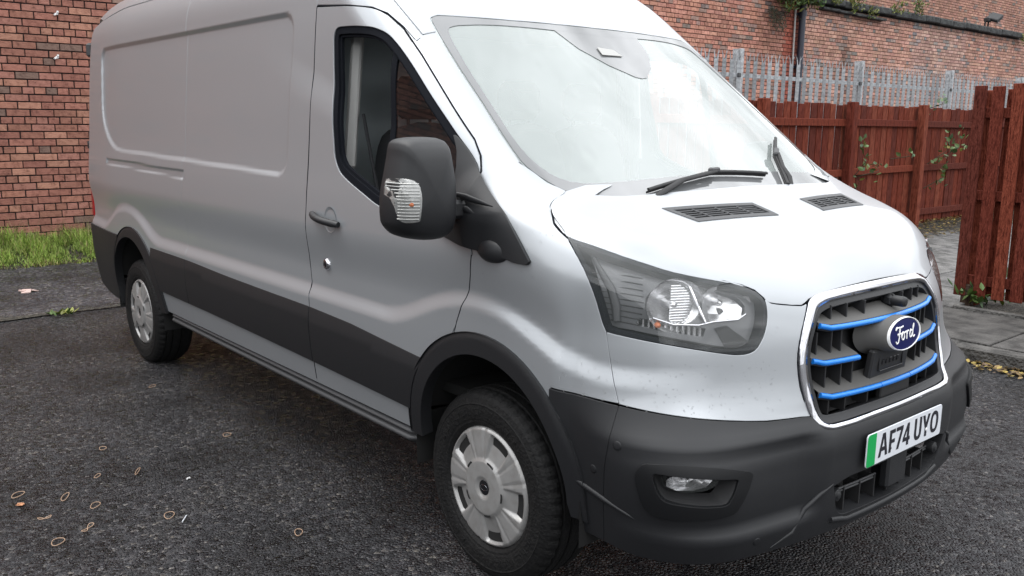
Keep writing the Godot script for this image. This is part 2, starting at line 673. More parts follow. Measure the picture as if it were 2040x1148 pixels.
func look(t: PackedFloat32Array, y: float) -> float:
	var u := clampf((y - 0.2) * 200.0, 0.0, t.size() - 1.001)
	var i := int(u)
	return lerpf(t[i], t[i + 1], u - i)

func body_tables() -> void:
	t_side = herm_table([.20, .34, .45, .54, .66, .80, 1.00, 1.20, 1.32, 1.42, 1.75, 2.10, 2.25, 2.45], [.93, .965, .985, 1.0, 1.015, 1.022, 1.024, 1.024, 1.016, 1.006, .980, .947, .925, .86], 0.2, 0.005, 480)
	t_nose = herm_table([.20, .30, .40, .50, .60, .67, .705, .74, .80, .95, 1.10, 1.20, 1.35], [.91, .968, .996, 1.008, 1.015, 1.018, 1.010, .990, .981, .957, .928, .9, .84], 0.2, 0.005, 240)
	t_bow = herm_table([.2, .7, .80, 1.0, 1.2], [.19, .19, .29, .31, .34], 0.2, 0.005, 210)
	var P := [Vector2(-4.36, 2.10), Vector2(-4.30, 1.62), Vector2(-4.02, 1.43), Vector2(-1.42, 1.385), Vector2(-1.42, 2.10)]
	var mid := Vector2.ZERO
	for p in P:
		mid += p / 5.0
	for i in 5:
		var a: Vector2 = P[i]
		var e: Vector2 = (P[(i + 1) % 5] - a).normalized()
		var nn := Vector2(e.y, -e.x)
		if nn.dot(mid - a) > 0:
			nn = -nn
		rec_e.append([nn, nn.dot(a)])

func smx(a: float, b: float, k: float) -> float:
	var h := maxf(k - absf(a - b), 0.0) / k
	return maxf(a, b) + h * h * k * 0.25

func side(y: float, z: float) -> float:
	var s := look(t_side, y)
	if y < 1.2:
		var rf := Vector2(z, y - 0.36).length() - 0.64
		var rr := Vector2(z + 3.75, y - 0.36).length() - 0.66
		var d := -smx(smx(0.855 - y, -rf, 0.12), -rr, 0.12)
		s -= 0.025 * smoothstep(0.0, 0.07, d) * (1.0 - smoothstep(0.98, 1.20, y))
	elif z < -1.3:
		var d := -9.0
		for k in 5:
			var e: float = rec_e[k][0].x * z + rec_e[k][0].y * y - rec_e[k][1]
			d = e if k == 0 else smx(d, e, 0.10)
		s -= 0.016 * smoothstep(-0.013, 0.013, -d)
		if z < -2.68 and y < 1.42:
			# a shallow ledge behind the sliding door's place
			var top := 1.350 - 0.0134 * (z + 2.7)
			var low := 1.297 - 0.018 * (z + 2.7)
			s -= 0.010 * smoothstep(top, top - 0.014, y) * smoothstep(low, low + 0.010, y) * smoothstep(-4.16, -4.145, z)
	if z > 0.0:
		s -= 0.06 * smoothstep(0.0, 1.2, z) * smoothstep(0.7, 1.3, y)
	if z > -0.25 and y > 1.3:
		s -= 0.03 * smoothstep(-0.25, 0.2, z) * smoothstep(1.30, 1.45, y)
	if z < -3.9:
		s -= 0.065 * (1.0 - smoothstep(-5.1, -3.9, z))
	return s

# field 0: the whole body; 1: what lies below the windscreen; 2: what lies above the bonnet
func body(p: Vector3, field := 0) -> float:
	var x := absf(p.x)
	var sd := x - side(p.y, p.z)
	var L := 0.0
	if field != 2 and (field == 1 or p.z > -1.8):
		var u := p.z - 0.53
		var bd := (p.y - (1.341 - 0.31 * u - (0.80 * u * u if u > 0.0 else 0.0) - 0.08 * x * x)) * 0.94
		var fd := p.z - (look(t_nose, p.y) - look(t_bow, p.y) * x * x)
		if x > 0.4 and p.y < 0.735:
			fd += 0.026 * smoothstep(0.40, 0.53, x) * smoothstep(0.725, 0.675, p.y) * smoothstep(0.425, 0.475, p.y)
		L = smx(smx(sd, fd, 0.26), bd, 0.13)
		if field == 1:
			return L
	if p.z > 0.55 and field == 0:
		return smx(L, 0.18 - p.y, 0.05)
	var wd := (p.z - (0.345 - (p.y - 1.40) * 1.306 - 0.22 * x * x)) / 1.645
	var G := smx(smx(sd, wd, 0.15), p.y - (2.53 - 0.05 * x * x), 0.35)
	if field == 2:
		return G
	G = smx(G, p.z - 0.42, 0.05)
	var B := G - 0.015
	if p.z > -1.8:
		var t := smoothstep(-1.8, -1.0, p.z)
		B = lerpf(B, -smx(-L, -G, 0.06), t)
	else:
		B = smx(B, -4.94 - p.z, 0.24)
	return smx(B, 0.18 - p.y, 0.05)

# how an outline is laid on the surface: the line of sight of a point of the outline
const SIDE := 0    # (z, y), looked at square to the side
const WRAP := 1    # (s, y): along the side, round the corner, along the nose
const FRONT := 2   # (x, y)
const TILT := 3    # (x, q): from above and in front; q runs up the windscreen
const TOP := 4     # (x, z)
const FAN := 0.6
const WRAP_MID := FAN * PI / 2 + 0.45

func sight(p: Vector2, proj: int) -> Array:
	match proj:
		SIDE:
			return [Vector3(-1.15, p.y, p.x), Vector3(1, 0, 0)]
		WRAP:
			if p.x < 0.0:
				return [Vector3(-1.15, p.y, p.x + 0.25), Vector3(1, 0, 0)]
			if p.x < FAN * PI / 2:
				var a := p.x / FAN
				var d := Vector3(-cos(a), 0, sin(a))
				return [Vector3(-0.45, p.y, 0.25) + d * 1.0, -d]
			if p.x <= WRAP_MID:
				return [Vector3(-0.45 + p.x - FAN * PI / 2, p.y, 1.2), Vector3(0, 0, -1)]
			var r := sight(Vector2(2.0 * WRAP_MID - p.x, p.y), WRAP)
			return [r[0] * Vector3(-1, 1, 1), r[1] * Vector3(-1, 1, 1)]
		FRONT:
			return [Vector3(p.x, p.y, 1.2), Vector3(0, 0, -1)]
		TILT:
			return [Vector3(p.x, 0, 0) + Vector3(0, 0.6, -0.8) * p.y + Vector3(0, 0.8, 0.6) * 1.75, Vector3(0, -0.8, -0.6)]
	return [Vector3(p.x, 2.7, p.y), Vector3(0, -1, 0)]

func land(p: Vector2, proj: int, off := 0.0, field := 0) -> Vector3:
	var r := sight(p, proj)
	var o: Vector3 = r[0]
	var d: Vector3 = r[1]
	var t := 0.0
	for k in 40:
		var b := body(o + d * t, field) - off
		if absf(b) < 0.0002:
			break
		t = clampf(t + b * 0.92, -0.6, 2.4)
	return o + d * t

func facing(p: Vector3, field := 0) -> Vector3:
	var e := 0.003
	var b := body(p, field)
	return Vector3(body(p + Vector3(e, 0, 0), field) - b, body(p + Vector3(0, e, 0), field) - b, body(p + Vector3(0, 0, e), field) - b).normalized()

func resample(p: PackedVector2Array, most: float) -> PackedVector2Array:
	var r := PackedVector2Array()
	for i in p.size():
		var a := p[i]
		var b := p[(i + 1) % p.size()]
		var k := maxi(1, ceili(a.distance_to(b) / most))
		for j in k:
			var q := a.lerp(b, float(j) / k)
			if r.is_empty() or r[r.size() - 1].distance_to(q) > 0.0004:
				r.append(q)
	if r.size() > 1 and r[0].distance_to(r[r.size() - 1]) < 0.0004:
		r.remove_at(r.size() - 1)
	return r

# lays an outline with holes on the surface and turns its edges inwards
func panel(outline: PackedVector2Array, holes: Array, proj: int, h: float, off := 0.0, field := 0, lip := 0.014) -> Shape:
	var whole_line := outline
	var inner_holes := []
	for q in holes:
		var across := false
		for p in q:
			if not Geometry2D.is_point_in_polygon(p, outline):
				across = true
		if across:
			var most := -1.0
			var pieces := Geometry2D.clip_polygons(whole_line, q)
			for piece in pieces:
				if absf(area(piece)) > most:
					most = absf(area(piece))
					whole_line = piece
		else:
			inner_holes.append(q)
	var outer := resample(whole_line, h)
	var hs := []
	for q in inner_holes:
		hs.append(resample(q, h))
	var lo := outer[0]
	var hi := outer[0]
	for p in outer:
		lo = lo.min(p)
		hi = hi.max(p)
	lo -= Vector2(h, h) * 0.37
	var nx := int((hi.x - lo.x) / h) + 2
	var ny := int((hi.y - lo.y) / h) + 2
	var onedge := PackedByteArray()
	onedge.resize(nx * ny)
	for ring in [outer] + hs:
		for i in ring.size():
			var a: Vector2 = ring[i]
			var b: Vector2 = ring[(i + 1) % ring.size()]
			for s in 9:
				var q := (a.lerp(b, s / 8.0) - lo) / h
				var cx := int(q.x)
				var cy := int(q.y)
				if cx >= 0 and cy >= 0 and cx < nx and cy < ny:
					onedge[cy * nx + cx] = 1
	var at := {}
	var pts := PackedVector3Array()
	var nrm := PackedVector3Array()
	var s := Shape.new()
	var tris := PackedVector2Array()
	for cy in ny:
		for cx in nx:
			var a := lo + Vector2(cx, cy) * h
			var cell := PackedVector2Array([a, a + Vector2(h, 0), a + Vector2(h, h), a + Vector2(0, h)])
			if onedge[cy * nx + cx] == 0:
				var m := a + Vector2(h, h) * 0.5
				if not holds(outer, m, h):
					continue
				var out := false
				for q in hs:
					if holds(q, m, h):
						out = true
				if out:
					continue
				tris.append_array([cell[0], cell[1], cell[2], cell[0], cell[2], cell[3]])
			else:
				var left := Geometry2D.intersect_polygons(cell, outer)
				for q in hs:
					var next := []
					for piece in left:
						next.append_array(Geometry2D.clip_polygons(piece, q))
					left.assign(next)
				for piece in left:
					var idx := Geometry2D.triangulate_polygon(piece)
					for i in idx:
						tris.append(piece[i])
	for i in range(0, tris.size(), 3):
		var k := []
		for j in 3:
			var q := tris[i + j]
			var key := Vector2i(roundi(q.x * 20000.0), roundi(q.y * 20000.0))
			if not at.has(key):
				var w := land(q, proj, off, field)
				at[key] = pts.size()
				pts.append(w)
				nrm.append(facing(w, field))
			k.append(at[key])
		if k[0] != k[1] and k[1] != k[2] and k[0] != k[2]:
			s.tri(pts[k[0]], pts[k[1]], pts[k[2]], nrm[k[0]], nrm[k[1]], nrm[k[2]])
	if lip > 0.0:
		var first := true
		for ring in [outer] + hs:
			var cl := Geometry2D.is_polygon_clockwise(ring)
			var P := []
			var N := []
			for q in ring:
				var key := Vector2i(roundi(q.x * 20000.0), roundi(q.y * 20000.0))
				var w: Vector3
				if at.has(key):
					w = pts[at[key]]
				else:
					w = land(q, proj, off, field)
				P.append(w)
				N.append(facing(w, field))
			for i in ring.size():
				var j: int = (i + 1) % ring.size()
				var e: Vector3 = P[j] - P[i]
				if e.length() < 1e-5:
					continue
				var sd: Vector3 = e.cross(N[i]).normalized()
				# the side away from the panel
				var probe: Vector2 = ring[i].lerp(ring[j], 0.5) + (ring[j] - ring[i]).orthogonal().normalized() * 0.001
				var inside := Geometry2D.is_point_in_polygon(probe, ring) == first
				var w2: Vector3 = land(probe, proj, off, field) - (P[i] + P[j]) * 0.5
				if (w2.dot(sd) > 0.0) == inside:
					sd = -sd
				var r := 0.0016
				var a1: Vector3 = P[i] + sd * r - N[i] * r
				var b1: Vector3 = P[j] + sd * r - N[j] * r
				s.quad_n(P[i], P[j], b1, a1, N[i], N[j], (N[j] + sd).normalized(), (N[i] + sd).normalized())
				s.quad_n(a1, b1, b1 - N[j] * lip, a1 - N[i] * lip, sd, sd, sd, sd)
			first = false
	return s

# three probes, since a single one can graze a corner
func holds(p: PackedVector2Array, m: Vector2, h: float) -> bool:
	var k := 0
	for d in [Vector2(0.013, 0.021), Vector2(-0.113, 0.171), Vector2(0.237, -0.119)]:
		if Geometry2D.is_point_in_polygon(m + d * h, p):
			k += 1
	return k >= 2

func offset_in(p: PackedVector2Array, d: float) -> PackedVector2Array:
	var r := Geometry2D.offset_polygon(p, -d, Geometry2D.JOIN_ROUND)
	var best: PackedVector2Array = p
	var most := -1.0
	for q in r:
		if q.size() > 2 and absf(area(q)) > most:
			most = absf(area(q))
			best = q
	return best

func area(q: PackedVector2Array) -> float:
	var a := 0.0
	for i in q.size():
		a += q[i].cross(q[(i + 1) % q.size()])
	return a * 0.5

# the point set on both flanks: the shape as built (right flank, -x) and its mirror
func both(called: String, s: Shape, m: Material, parent: Node = null) -> Array:
	var p := parent if parent else van
	return [obj(called, s, m, p), obj(called, s.mirrored(), m, p)]

func flip(p: PackedVector2Array) -> PackedVector2Array:
	var r := PackedVector2Array()
	for i in range(p.size() - 1, -1, -1):
		r.append(p[i] * Vector2(-1, 1))
	return r

# a left half given from the centre line round to the centre line, completed by its mirror (x -> -x)
func whole(p: PackedVector2Array) -> PackedVector2Array:
	var r := p.duplicate()
	for q in flip(p):
		if r[r.size() - 1].distance_to(q) > 0.001 and r[0].distance_to(q) > 0.001:
			r.append(q)
	return r

const ARCH_F := Vector2(0.04, 0.447)
const ARCH_R := Vector2(-3.66, 0.437)
var window_line := PackedVector2Array()
var lamp_line := PackedVector2Array()
var chrome_line := PackedVector2Array()
var chrome_hole := PackedVector2Array()

func arch(c: Vector2, r: float, drop := 0.1) -> PackedVector2Array:
	var p := arc(c, r, 0, 180, 30)
	p.append(c + Vector2(-r, -drop))
	p.append(c + Vector2(r, -drop))
	return p

func build_van() -> void:
	van = thing("panel_van", "silver long wheelbase panel van parked on wet tarmac with black bumper and blue grille strips", "van")
	window_line = smooth(pv([-1.058, 1.95, -1.046, 2.0, -1.0, 2.012, -0.79, 1.998, -0.703, 1.976, -0.643, 1.946, -0.526, 1.861, -0.354, 1.720, -0.198, 1.596, -0.075, 1.494, -0.045, 1.44, -0.02, 1.235, -0.05, 1.222, -0.30, 1.256, -0.613, 1.306, -0.741, 1.347, -0.878, 1.396, -0.941, 1.431, -0.985, 1.50]), 4, 75)
	lamp_line = smooth(pv([0.136, 1.285, 0.229, 1.266, 0.353, 1.236, 0.455, 1.211, 0.526, 1.194, 0.611, 1.178, 0.701, 1.163, 0.768, 1.149, 0.811, 1.133, 0.833, 1.112, 0.837, 1.090, 0.829, 1.058, 0.812, 1.018, 0.793, 0.986, 0.771, 0.964, 0.735, 0.956, 0.693, 0.959, 0.594, 0.977, 0.491, 0.994, 0.387, 1.008, 0.318, 1.017, 0.302, 1.042, 0.283, 1.094, 0.262, 1.14, 0.227, 1.199, 0.174, 1.254]), 3, 60)
	var ch := pv([0.0, 1.118, -0.138, 1.117, -0.304, 1.110, -0.365, 1.100, -0.392, 1.082, -0.446, 1.007, -0.468, 0.941, -0.471, 0.879, -0.462, 0.795, -0.449, 0.742, -0.430, 0.719, -0.400, 0.709, -0.349, 0.708, -0.137, 0.712, 0.0, 0.713])
	chrome_line = smooth(whole(ch), 3, 80)
	var ci := pv([0.0, 1.094, -0.138, 1.093, -0.290, 1.087, -0.345, 1.076, -0.372, 1.060, -0.422, 0.993, -0.441, 0.930, -0.443, 0.870, -0.434, 0.798, -0.424, 0.750, -0.414, 0.729, -0.377, 0.7185, -0.17, 0.722, 0.0, 0.723])
	chrome_hole = smooth(whole(ci), 3, 80)
	van_sides()
	van_front()
	van_top()
	van_lamps()
	van_grille()
	van_bumper()
	van_mirrors()
	van_wheels()
	van_cabin()
	van_drops()

func van_sides() -> void:
	var gap := 0.0028
	# rear quarter: from the tail to the seam at z = -2.71
	var q := pv([-2.713, 0.452, -2.713, 2.352, -3.0, 2.356, -4.0, 2.352, -4.55, 2.31, -4.78, 2.26, -4.86, 2.15])
	q.append_array(pv([-4.885, 1.7, -4.885, 0.855, -3.6, 0.855, -3.6, 0.452]))
	both("side_panel", panel(q, [arch(ARCH_R, 0.47)], SIDE, 0.0115, 0.0, 0, 0.035), M.paint)
	var m := pv([-2.707, 0.452, -1.222, 0.452, -1.205, 0.845, -1.226, 1.0, -1.208, 1.25, -1.208, 1.7, -1.218, 2.113, -1.218, 2.322, -2.0, 2.352, -2.707, 2.352])
	both("side_panel", panel(m, [], SIDE, 0.0115, 0.0, 0, 0.035), M.paint)
	# the cab side above the door
	var c := pv([-1.212, 2.118, -0.968, 2.097, -0.808, 2.077, -0.725, 2.049, -0.630, 1.992, -0.549, 1.935, -0.549, 1.946, -0.6, 1.985, -0.7, 2.060, -0.8, 2.134, -0.9, 2.200, -1.0, 2.252, -1.212, 2.320])
	both("roof_side_panel", panel(c, [], SIDE, 0.016), M.paint)
	# black tubes added in the door's gaps, shade put in as colour
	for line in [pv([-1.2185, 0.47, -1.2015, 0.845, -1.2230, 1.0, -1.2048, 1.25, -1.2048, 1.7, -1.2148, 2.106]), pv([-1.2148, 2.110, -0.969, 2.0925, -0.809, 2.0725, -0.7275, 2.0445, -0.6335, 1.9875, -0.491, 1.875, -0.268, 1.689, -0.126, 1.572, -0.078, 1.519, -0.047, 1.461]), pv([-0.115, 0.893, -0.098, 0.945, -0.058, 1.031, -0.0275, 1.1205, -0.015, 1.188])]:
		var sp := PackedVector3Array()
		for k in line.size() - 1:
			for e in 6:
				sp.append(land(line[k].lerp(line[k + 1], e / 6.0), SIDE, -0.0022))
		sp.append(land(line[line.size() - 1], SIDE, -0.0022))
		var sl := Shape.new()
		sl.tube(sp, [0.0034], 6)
		both("door_gap_shade", sl, M.rubber_and_gap_shade)
	# black sheets added behind the shut lines to stand in for their shade
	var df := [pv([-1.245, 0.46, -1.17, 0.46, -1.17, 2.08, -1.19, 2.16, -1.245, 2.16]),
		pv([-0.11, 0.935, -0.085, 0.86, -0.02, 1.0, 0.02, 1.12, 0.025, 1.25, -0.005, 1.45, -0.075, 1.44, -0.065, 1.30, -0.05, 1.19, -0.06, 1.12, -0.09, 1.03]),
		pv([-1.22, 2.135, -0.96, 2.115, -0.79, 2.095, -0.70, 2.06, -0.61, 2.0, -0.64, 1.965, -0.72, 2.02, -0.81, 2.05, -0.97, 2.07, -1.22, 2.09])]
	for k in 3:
		both("shut_line_shade", panel(df[k], [], SIDE, 0.03, -0.024, 0, 0.0), M.liner)
	# the folded edge that closes the joint between cab side, roof and pillar
	var up := []
	var dn := []
	for k in 12:
		var z := lerpf(-1.21, -0.50, k / 11.0)
		var y := along([[-1.2, 2.32], [-1.0, 2.252], [-0.9, 2.2], [-0.8, 2.134], [-0.7, 2.06], [-0.6, 1.985], [-0.549, 1.946], [-0.50, 1.91]], z)
		up.append(Vector2(z, y + 0.03))
		dn.append(Vector2(z, y - 0.05))
	dn.reverse()
	both("roof_side_flange", panel(PackedVector2Array(up + dn), [], SIDE, 0.02, -0.006, 0, 0.0), M.paint)
	# front door
	var front := pv([-1.198, 0.845, -1.220, 1.0, -1.2015, 1.25, -1.2015, 1.7, -1.2115, 2.104, -0.970, 2.088, -0.810, 2.068, -0.730, 2.040, -0.637, 1.983, -0.494, 1.872, -0.271, 1.686, -0.129, 1.569, -0.081, 1.516, -0.050, 1.458, -0.040, 1.32, -0.018, 1.186, -0.03, 1.12, -0.06, 1.03, -0.10, 0.94, -0.13, 0.89, -0.16, 0.6, -0.16, 0.452, -1.215, 0.452])
	var doors := both("door", panel(smooth(front, 3, 40), [window_line, arch(ARCH_F, 0.46)], SIDE, 0.014, 0.0, 0, 0.035), M.paint)
	var seal := panel(window_line, [offset_in(window_line, 0.030)], SIDE, 0.02, -0.006, 0, 0.02)
	var inner := panel(offset_in(window_line, 0.028), [offset_in(window_line, 0.042)], SIDE, 0.02, -0.016, 0, 0.012)
	seal.add(inner)
	both("window_seal", seal, M.rubber_and_gap_shade)
	var light := offset_in(window_line, 0.034)
	var ahead := Geometry2D.intersect_polygons(light, pv([-0.505, 1.0, -0.655, 2.2, 0.3, 2.2, 0.3, 1.0]))
	var pane := panel(ahead[0], [], SIDE, 0.05, -0.022, 0, 0.0)
	for i in pane.n.size():
		pane.n[i] = Vector3(-0.993, 0.115, 0.02)
	both("window_glass", pane, M.front_glass)
	var bar := Geometry2D.intersect_polygons(light, pv([-0.500, 1.0, -0.650, 2.2, -0.678, 2.2, -0.528, 1.0]))
	both("window_divider", panel(bar[0], [], SIDE, 0.03, -0.018, 0, 0.01), M.rubber_and_gap_shade)
	# handle: a bowl pressed into the door and a black bow across it
	for k in 2:
		var sg := -1.0 if k == 0 else 1.0
		var c0 := land(Vector2(-0.985, 1.222), SIDE, 0.0)
		var bowl := Shape.new()
		var rows := []
		for r in 6:
			var row := []
			for a in 24:
				var rr := r / 5.0
				var th := TAU * a / 24
				row.append(Vector3(sg * (absf(c0.x) + 0.0022 - 0.012 * (1.0 - rr * rr)), c0.y + sin(th) * 0.055 * rr, c0.z + cos(th) * 0.05 * rr))
			rows.append(row)
		bowl.sheet(rows, Vector3(0, c0.y, c0.z), true)
		obj("handle_bowl", bowl, M.paint, doors[k])
		var hd := Shape.new()
		var pp := PackedVector3Array()
		for i in 9:
			var t := i / 8.0
			var lift := 0.012 + 0.030 * sin(PI * t)
			pp.append(Vector3(sg * (absf(c0.x) + lift), 1.238 - 0.030 * t, -1.125 + 0.225 * t))
		hd.tube(pp, [0.012, 0.016, 0.017, 0.017, 0.017, 0.017, 0.017, 0.018, 0.014], 10, Vector3.UP, 0.9)
		obj("door_handle", hd, M.plastic, doors[k])
		var lk := Shape.new()
		var lc := land(Vector2(-1.06, 1.021), SIDE)
		var lx := Transform3D(Basis(Vector3(0, 0, 1), Vector3(0, 1, 0), Vector3(sg, 0, 0)), Vector3(sg * absf(lc.x), lc.y, lc.z))
		lk.lathe(pv([0.0, 0.010, 0.012, 0.011, 0.013, 0.014, 0.020, 0.012, 0.026, 0.004, 0.027, -0.006]), 24, lx)
		obj("lock_rim", lk, M.chrome, doors[k])
		var lf := Shape.new()
		lf.lathe(pv([0.0, 0.014, 0.009, 0.0135, 0.013, 0.012]), 20, lx)
		lf.box(lx * Vector3(0, 0, 0.014), Vector3(0.002, 0.012, 0.003), 0.0, Basis())
		obj("lock_cylinder", lf, M.gloss_black, doors[k])
	# black mouldings along the flank
	var top := [[-3.306, .838], [-2.659, .836], [-2.134, .822], [-1.649, .816], [-1.195, .812], [-.834, .800], [-.601, .782], [-.329, .762]]
	var low := [[-3.306, .580], [-2.415, .576], [-1.769, .568], [-1.212, .558], [-.799, .549], [-.329, .537]]
	for seg in [[-3.30, -2.712, 0], [-2.704, -1.207, 1], [-1.198, -0.33, 2]]:
		var o := PackedVector2Array()
		for k in 13:
			var z := lerpf(seg[0], seg[1], k / 12.0)
			o.append(Vector2(z, along(top, z)))
		for k in 13:
			var z := lerpf(seg[1], seg[0], k / 12.0)
			o.append(Vector2(z, along(low, z)))
		var cut := [arch(ARCH_R, 0.492)] if seg[2] == 0 else ([arch(ARCH_F, 0.470)] if seg[2] == 2 else [])
		var s := panel(o, cut, SIDE, 0.025, 0.011, 0, 0.012)
		# its upper edge leans in
		for i in s.v.size():
			var t := smoothstep(0.062, 0.0, along(top, s.v[i].z) - s.v[i].y)
			s.v[i].x += t * 0.0085
			if t > 0.02 and s.n[i].x < -0.7:
				s.n[i] = (s.n[i] + Vector3(0, 0.16 + 0.1 * t, 0)).normalized()
		both("side_moulding", s, M.plastic)
	# step below the sill
	var st := Shape.new()
	var prof := pv([-0.90, 0.47, -0.985, 0.452, -0.998, 0.440, -0.999, 0.432, -0.985, 0.428, -0.984, 0.420, -0.999, 0.417, -1.004, 0.408, -0.996, 0.398, -0.96, 0.375, -0.90, 0.365])
	var rws := []
	for z in [-3.14, -3.09, -2.9, -2.0, -1.2, -0.6, -0.47, -0.42]:
		var row := []
		for p in prof:
			var shut := 1.0 if z > -3.1 and z < -0.44 else 0.6
			row.append(Vector3(lerpf(-0.93, p.x, shut), lerpf(0.42, p.y, shut) - 0.004 * (z + 3.14), z))
		rws.append(row)
	st.sheet(rws, Vector3(-0.5, 0.42, -1.5))
	both("side_step", st, M.grey_plastic)
	# trims round the wheel arches
	for w in 2:
		var c2 := ARCH_F if w == 0 else ARCH_R
		var ro := 0.478 if w == 0 else 0.497
		var ci := Vector2(0.045, 0.445) if w == 0 else Vector2(-3.71, 0.425)
		var ri := 0.404 if w == 0 else 0.437
		var ring := PackedVector2Array([Vector2(c2.x + ro + 0.004, 0.40)])
		ring.append_array(arc(c2, ro, 0, 180, 40))
		if w == 1:
			ring = arc(c2, ro, 0, 180, 40)
			ring.append(c2 + Vector2(-ro, -0.10))
			ring.append(Vector2(ci.x - ri, c2.y - 0.10))
		else:
			ring.append(Vector2(c2.x - ro, 0.44))
			ring.append(Vector2(ci.x - ri, 0.44))
		var back := arc(ci, ri, 0, 180, 40)
		if w == 0:
			back.insert(0, Vector2(ci.x + ri + 0.012, 0.40))
		back.reverse()
		ring.append_array(back)
		var s := panel(ring, [], SIDE if w == 1 else WRAP, 0.014, 0.012, 0, 0.05) if w == 1 else panel(shift(ring, Vector2(-0.25, 0)), [], WRAP, 0.014, 0.012, 0, 0.05)
		# the outer rim of the trim is rounded off
		for i in s.v.size():
			var pz := Vector2(s.v[i].z, s.v[i].y)
			var t := smoothstep(0.028, 0.0, ro - pz.distance_to(c2))
			if s.n[i].x < -0.6 and pz.y > 0.45:
				var o2 := (pz - c2).normalized()
				s.v[i].x += t * 0.008
				s.n[i] = (s.n[i] + Vector3(0, o2.y, o2.x) * t * 0.55).normalized()
		both("wheel_arch_trim", s, M.plastic)
	# wheel housings
	for w in 2:
		var c3 := Vector3(0, 0.43, 0.04 if w == 0 else -3.70)
		var s := Shape.new()
		var rows := []
		for xx in [-1.0, -0.62]:
			var row := []
			for k in 25:
				var a := PI * k / 24.0
				row.append(c3 + Vector3(xx, sin(a) * 0.452, cos(a) * 0.452))
			rows.append(row)
		s.sheet(rows, c3 + Vector3(-0.8, 3, 0))
		var fan := []
		for k in 25:
			fan.append(rows[1][k])
		for k in 24:
			s.tri(c3 + Vector3(-0.62, -0.1, 0), fan[k], fan[k + 1], Vector3(-1, 0, 0), Vector3(-1, 0, 0), Vector3(-1, 0, 0))
		for e in [0, 24]:
			var a1: Vector3 = rows[0][e]
			var b1: Vector3 = rows[1][e]
			s.quad(a1, b1, b1 - Vector3(0, 0.12, 0), a1 - Vector3(0, 0.12, 0), Vector3(0, 0, 1 if e == 24 else -1))
		both("wheel_housing", s, M.liner)
	# rear bumper corner, tail lamp, tail
	var rb := smooth(pv([-3.95, 0.852, -4.45, 0.852, -4.90, 0.852, -4.90, 0.62, -4.88, 0.50, -4.72, 0.40, -4.45, 0.36, -4.1, 0.36]), 3, 40)
	both("rear_bumper", panel(rb, [arch(ARCH_R, 0.490, 0.2)], SIDE, 0.022, 0.010, 0, 0.03), M.plastic)
	for sg in [-1.0, 1.0]:
		var tl := Shape.new()
		tl.box(Vector3(sg * 0.885, 1.12, -4.895), Vector3(0.10, 0.50, 0.10), 0.03)
		obj("tail_lamp", tl, M.red_lens, van)
		var hg := Shape.new()
		hg.lathe(pv([0.0, 0.03, 0.02, 0.03, 0.03, 0.02, 0.03, -0.03, 0.0, -0.03]), 16, Transform3D(Basis(Vector3(1, 0, 0), Vector3(0, 0, 1), Vector3(0, -1, 0)), Vector3(sg * 0.90, 1.43, -4.93)))
		hg.box(Vector3(sg * 0.90, 1.43, -4.905), Vector3(0.03, 0.05, 0.05), 0.01)
		obj("door_hinge", hg, M.plastic, van)
		var ml := Shape.new()
		ml.box(Vector3(sg * 0.868, 2.13, -4.90), Vector3(0.05, 0.10, 0.06), 0.014)
		obj("marker_lamp", ml, M.grey_plastic, van)
	var tail := Shape.new()
	var tp := pv([-0.80, 0.55, 0.80, 0.55, 0.80, 2.2, 0.72, 2.42, 0.5, 2.48, -0.5, 2.48, -0.72, 2.42, -0.80, 2.2])
	tail.prism(tp, -0.03, Transform3D(Basis(), Vector3(0, 0, -4.885)), 0.01)
	obj("rear_door", tail, M.paint, van)
	var rbar := Shape.new()
	rbar.box(Vector3(0, 0.50, -4.93), Vector3(1.62, 0.22, 0.10), 0.03)
	obj("rear_bumper", rbar, M.plastic, van)
	# floor and chassis
	var ch := Shape.new()
	ch.box(Vector3(0, 0.47, -2.15), Vector3(1.24, 0.22, 5.4), 0.03)
	ch.box(Vector3(0, 0.60, -1.8), Vector3(1.92, 0.06, 2.1), 0.0)
	ch.box(Vector3(0, 0.46, -1.8), Vector3(1.76, 0.10, 2.5), 0.03)
	ch.box(Vector3(0, 0.62, -4.55), Vector3(1.7, 0.06, 0.6), 0.0)
	ch.box(Vector3(0, 0.5, 0.66), Vector3(1.25, 0.3, 0.3), 0.03)
	obj("chassis", ch, M.liner, van)

func shift(p: PackedVector2Array, d: Vector2) -> PackedVector2Array:
	var r := PackedVector2Array()
	for q in p:
		r.append(q + d)
	return r

func along(t: Array, z: float) -> float:
	for i in t.size() - 1:
		if z <= t[i + 1][0] or i == t.size() - 2:
			return lerpf(t[i][1], t[i + 1][1], clampf((z - t[i][0]) / (t[i + 1][0] - t[i][0]), 0, 1))
	return t[0][1]

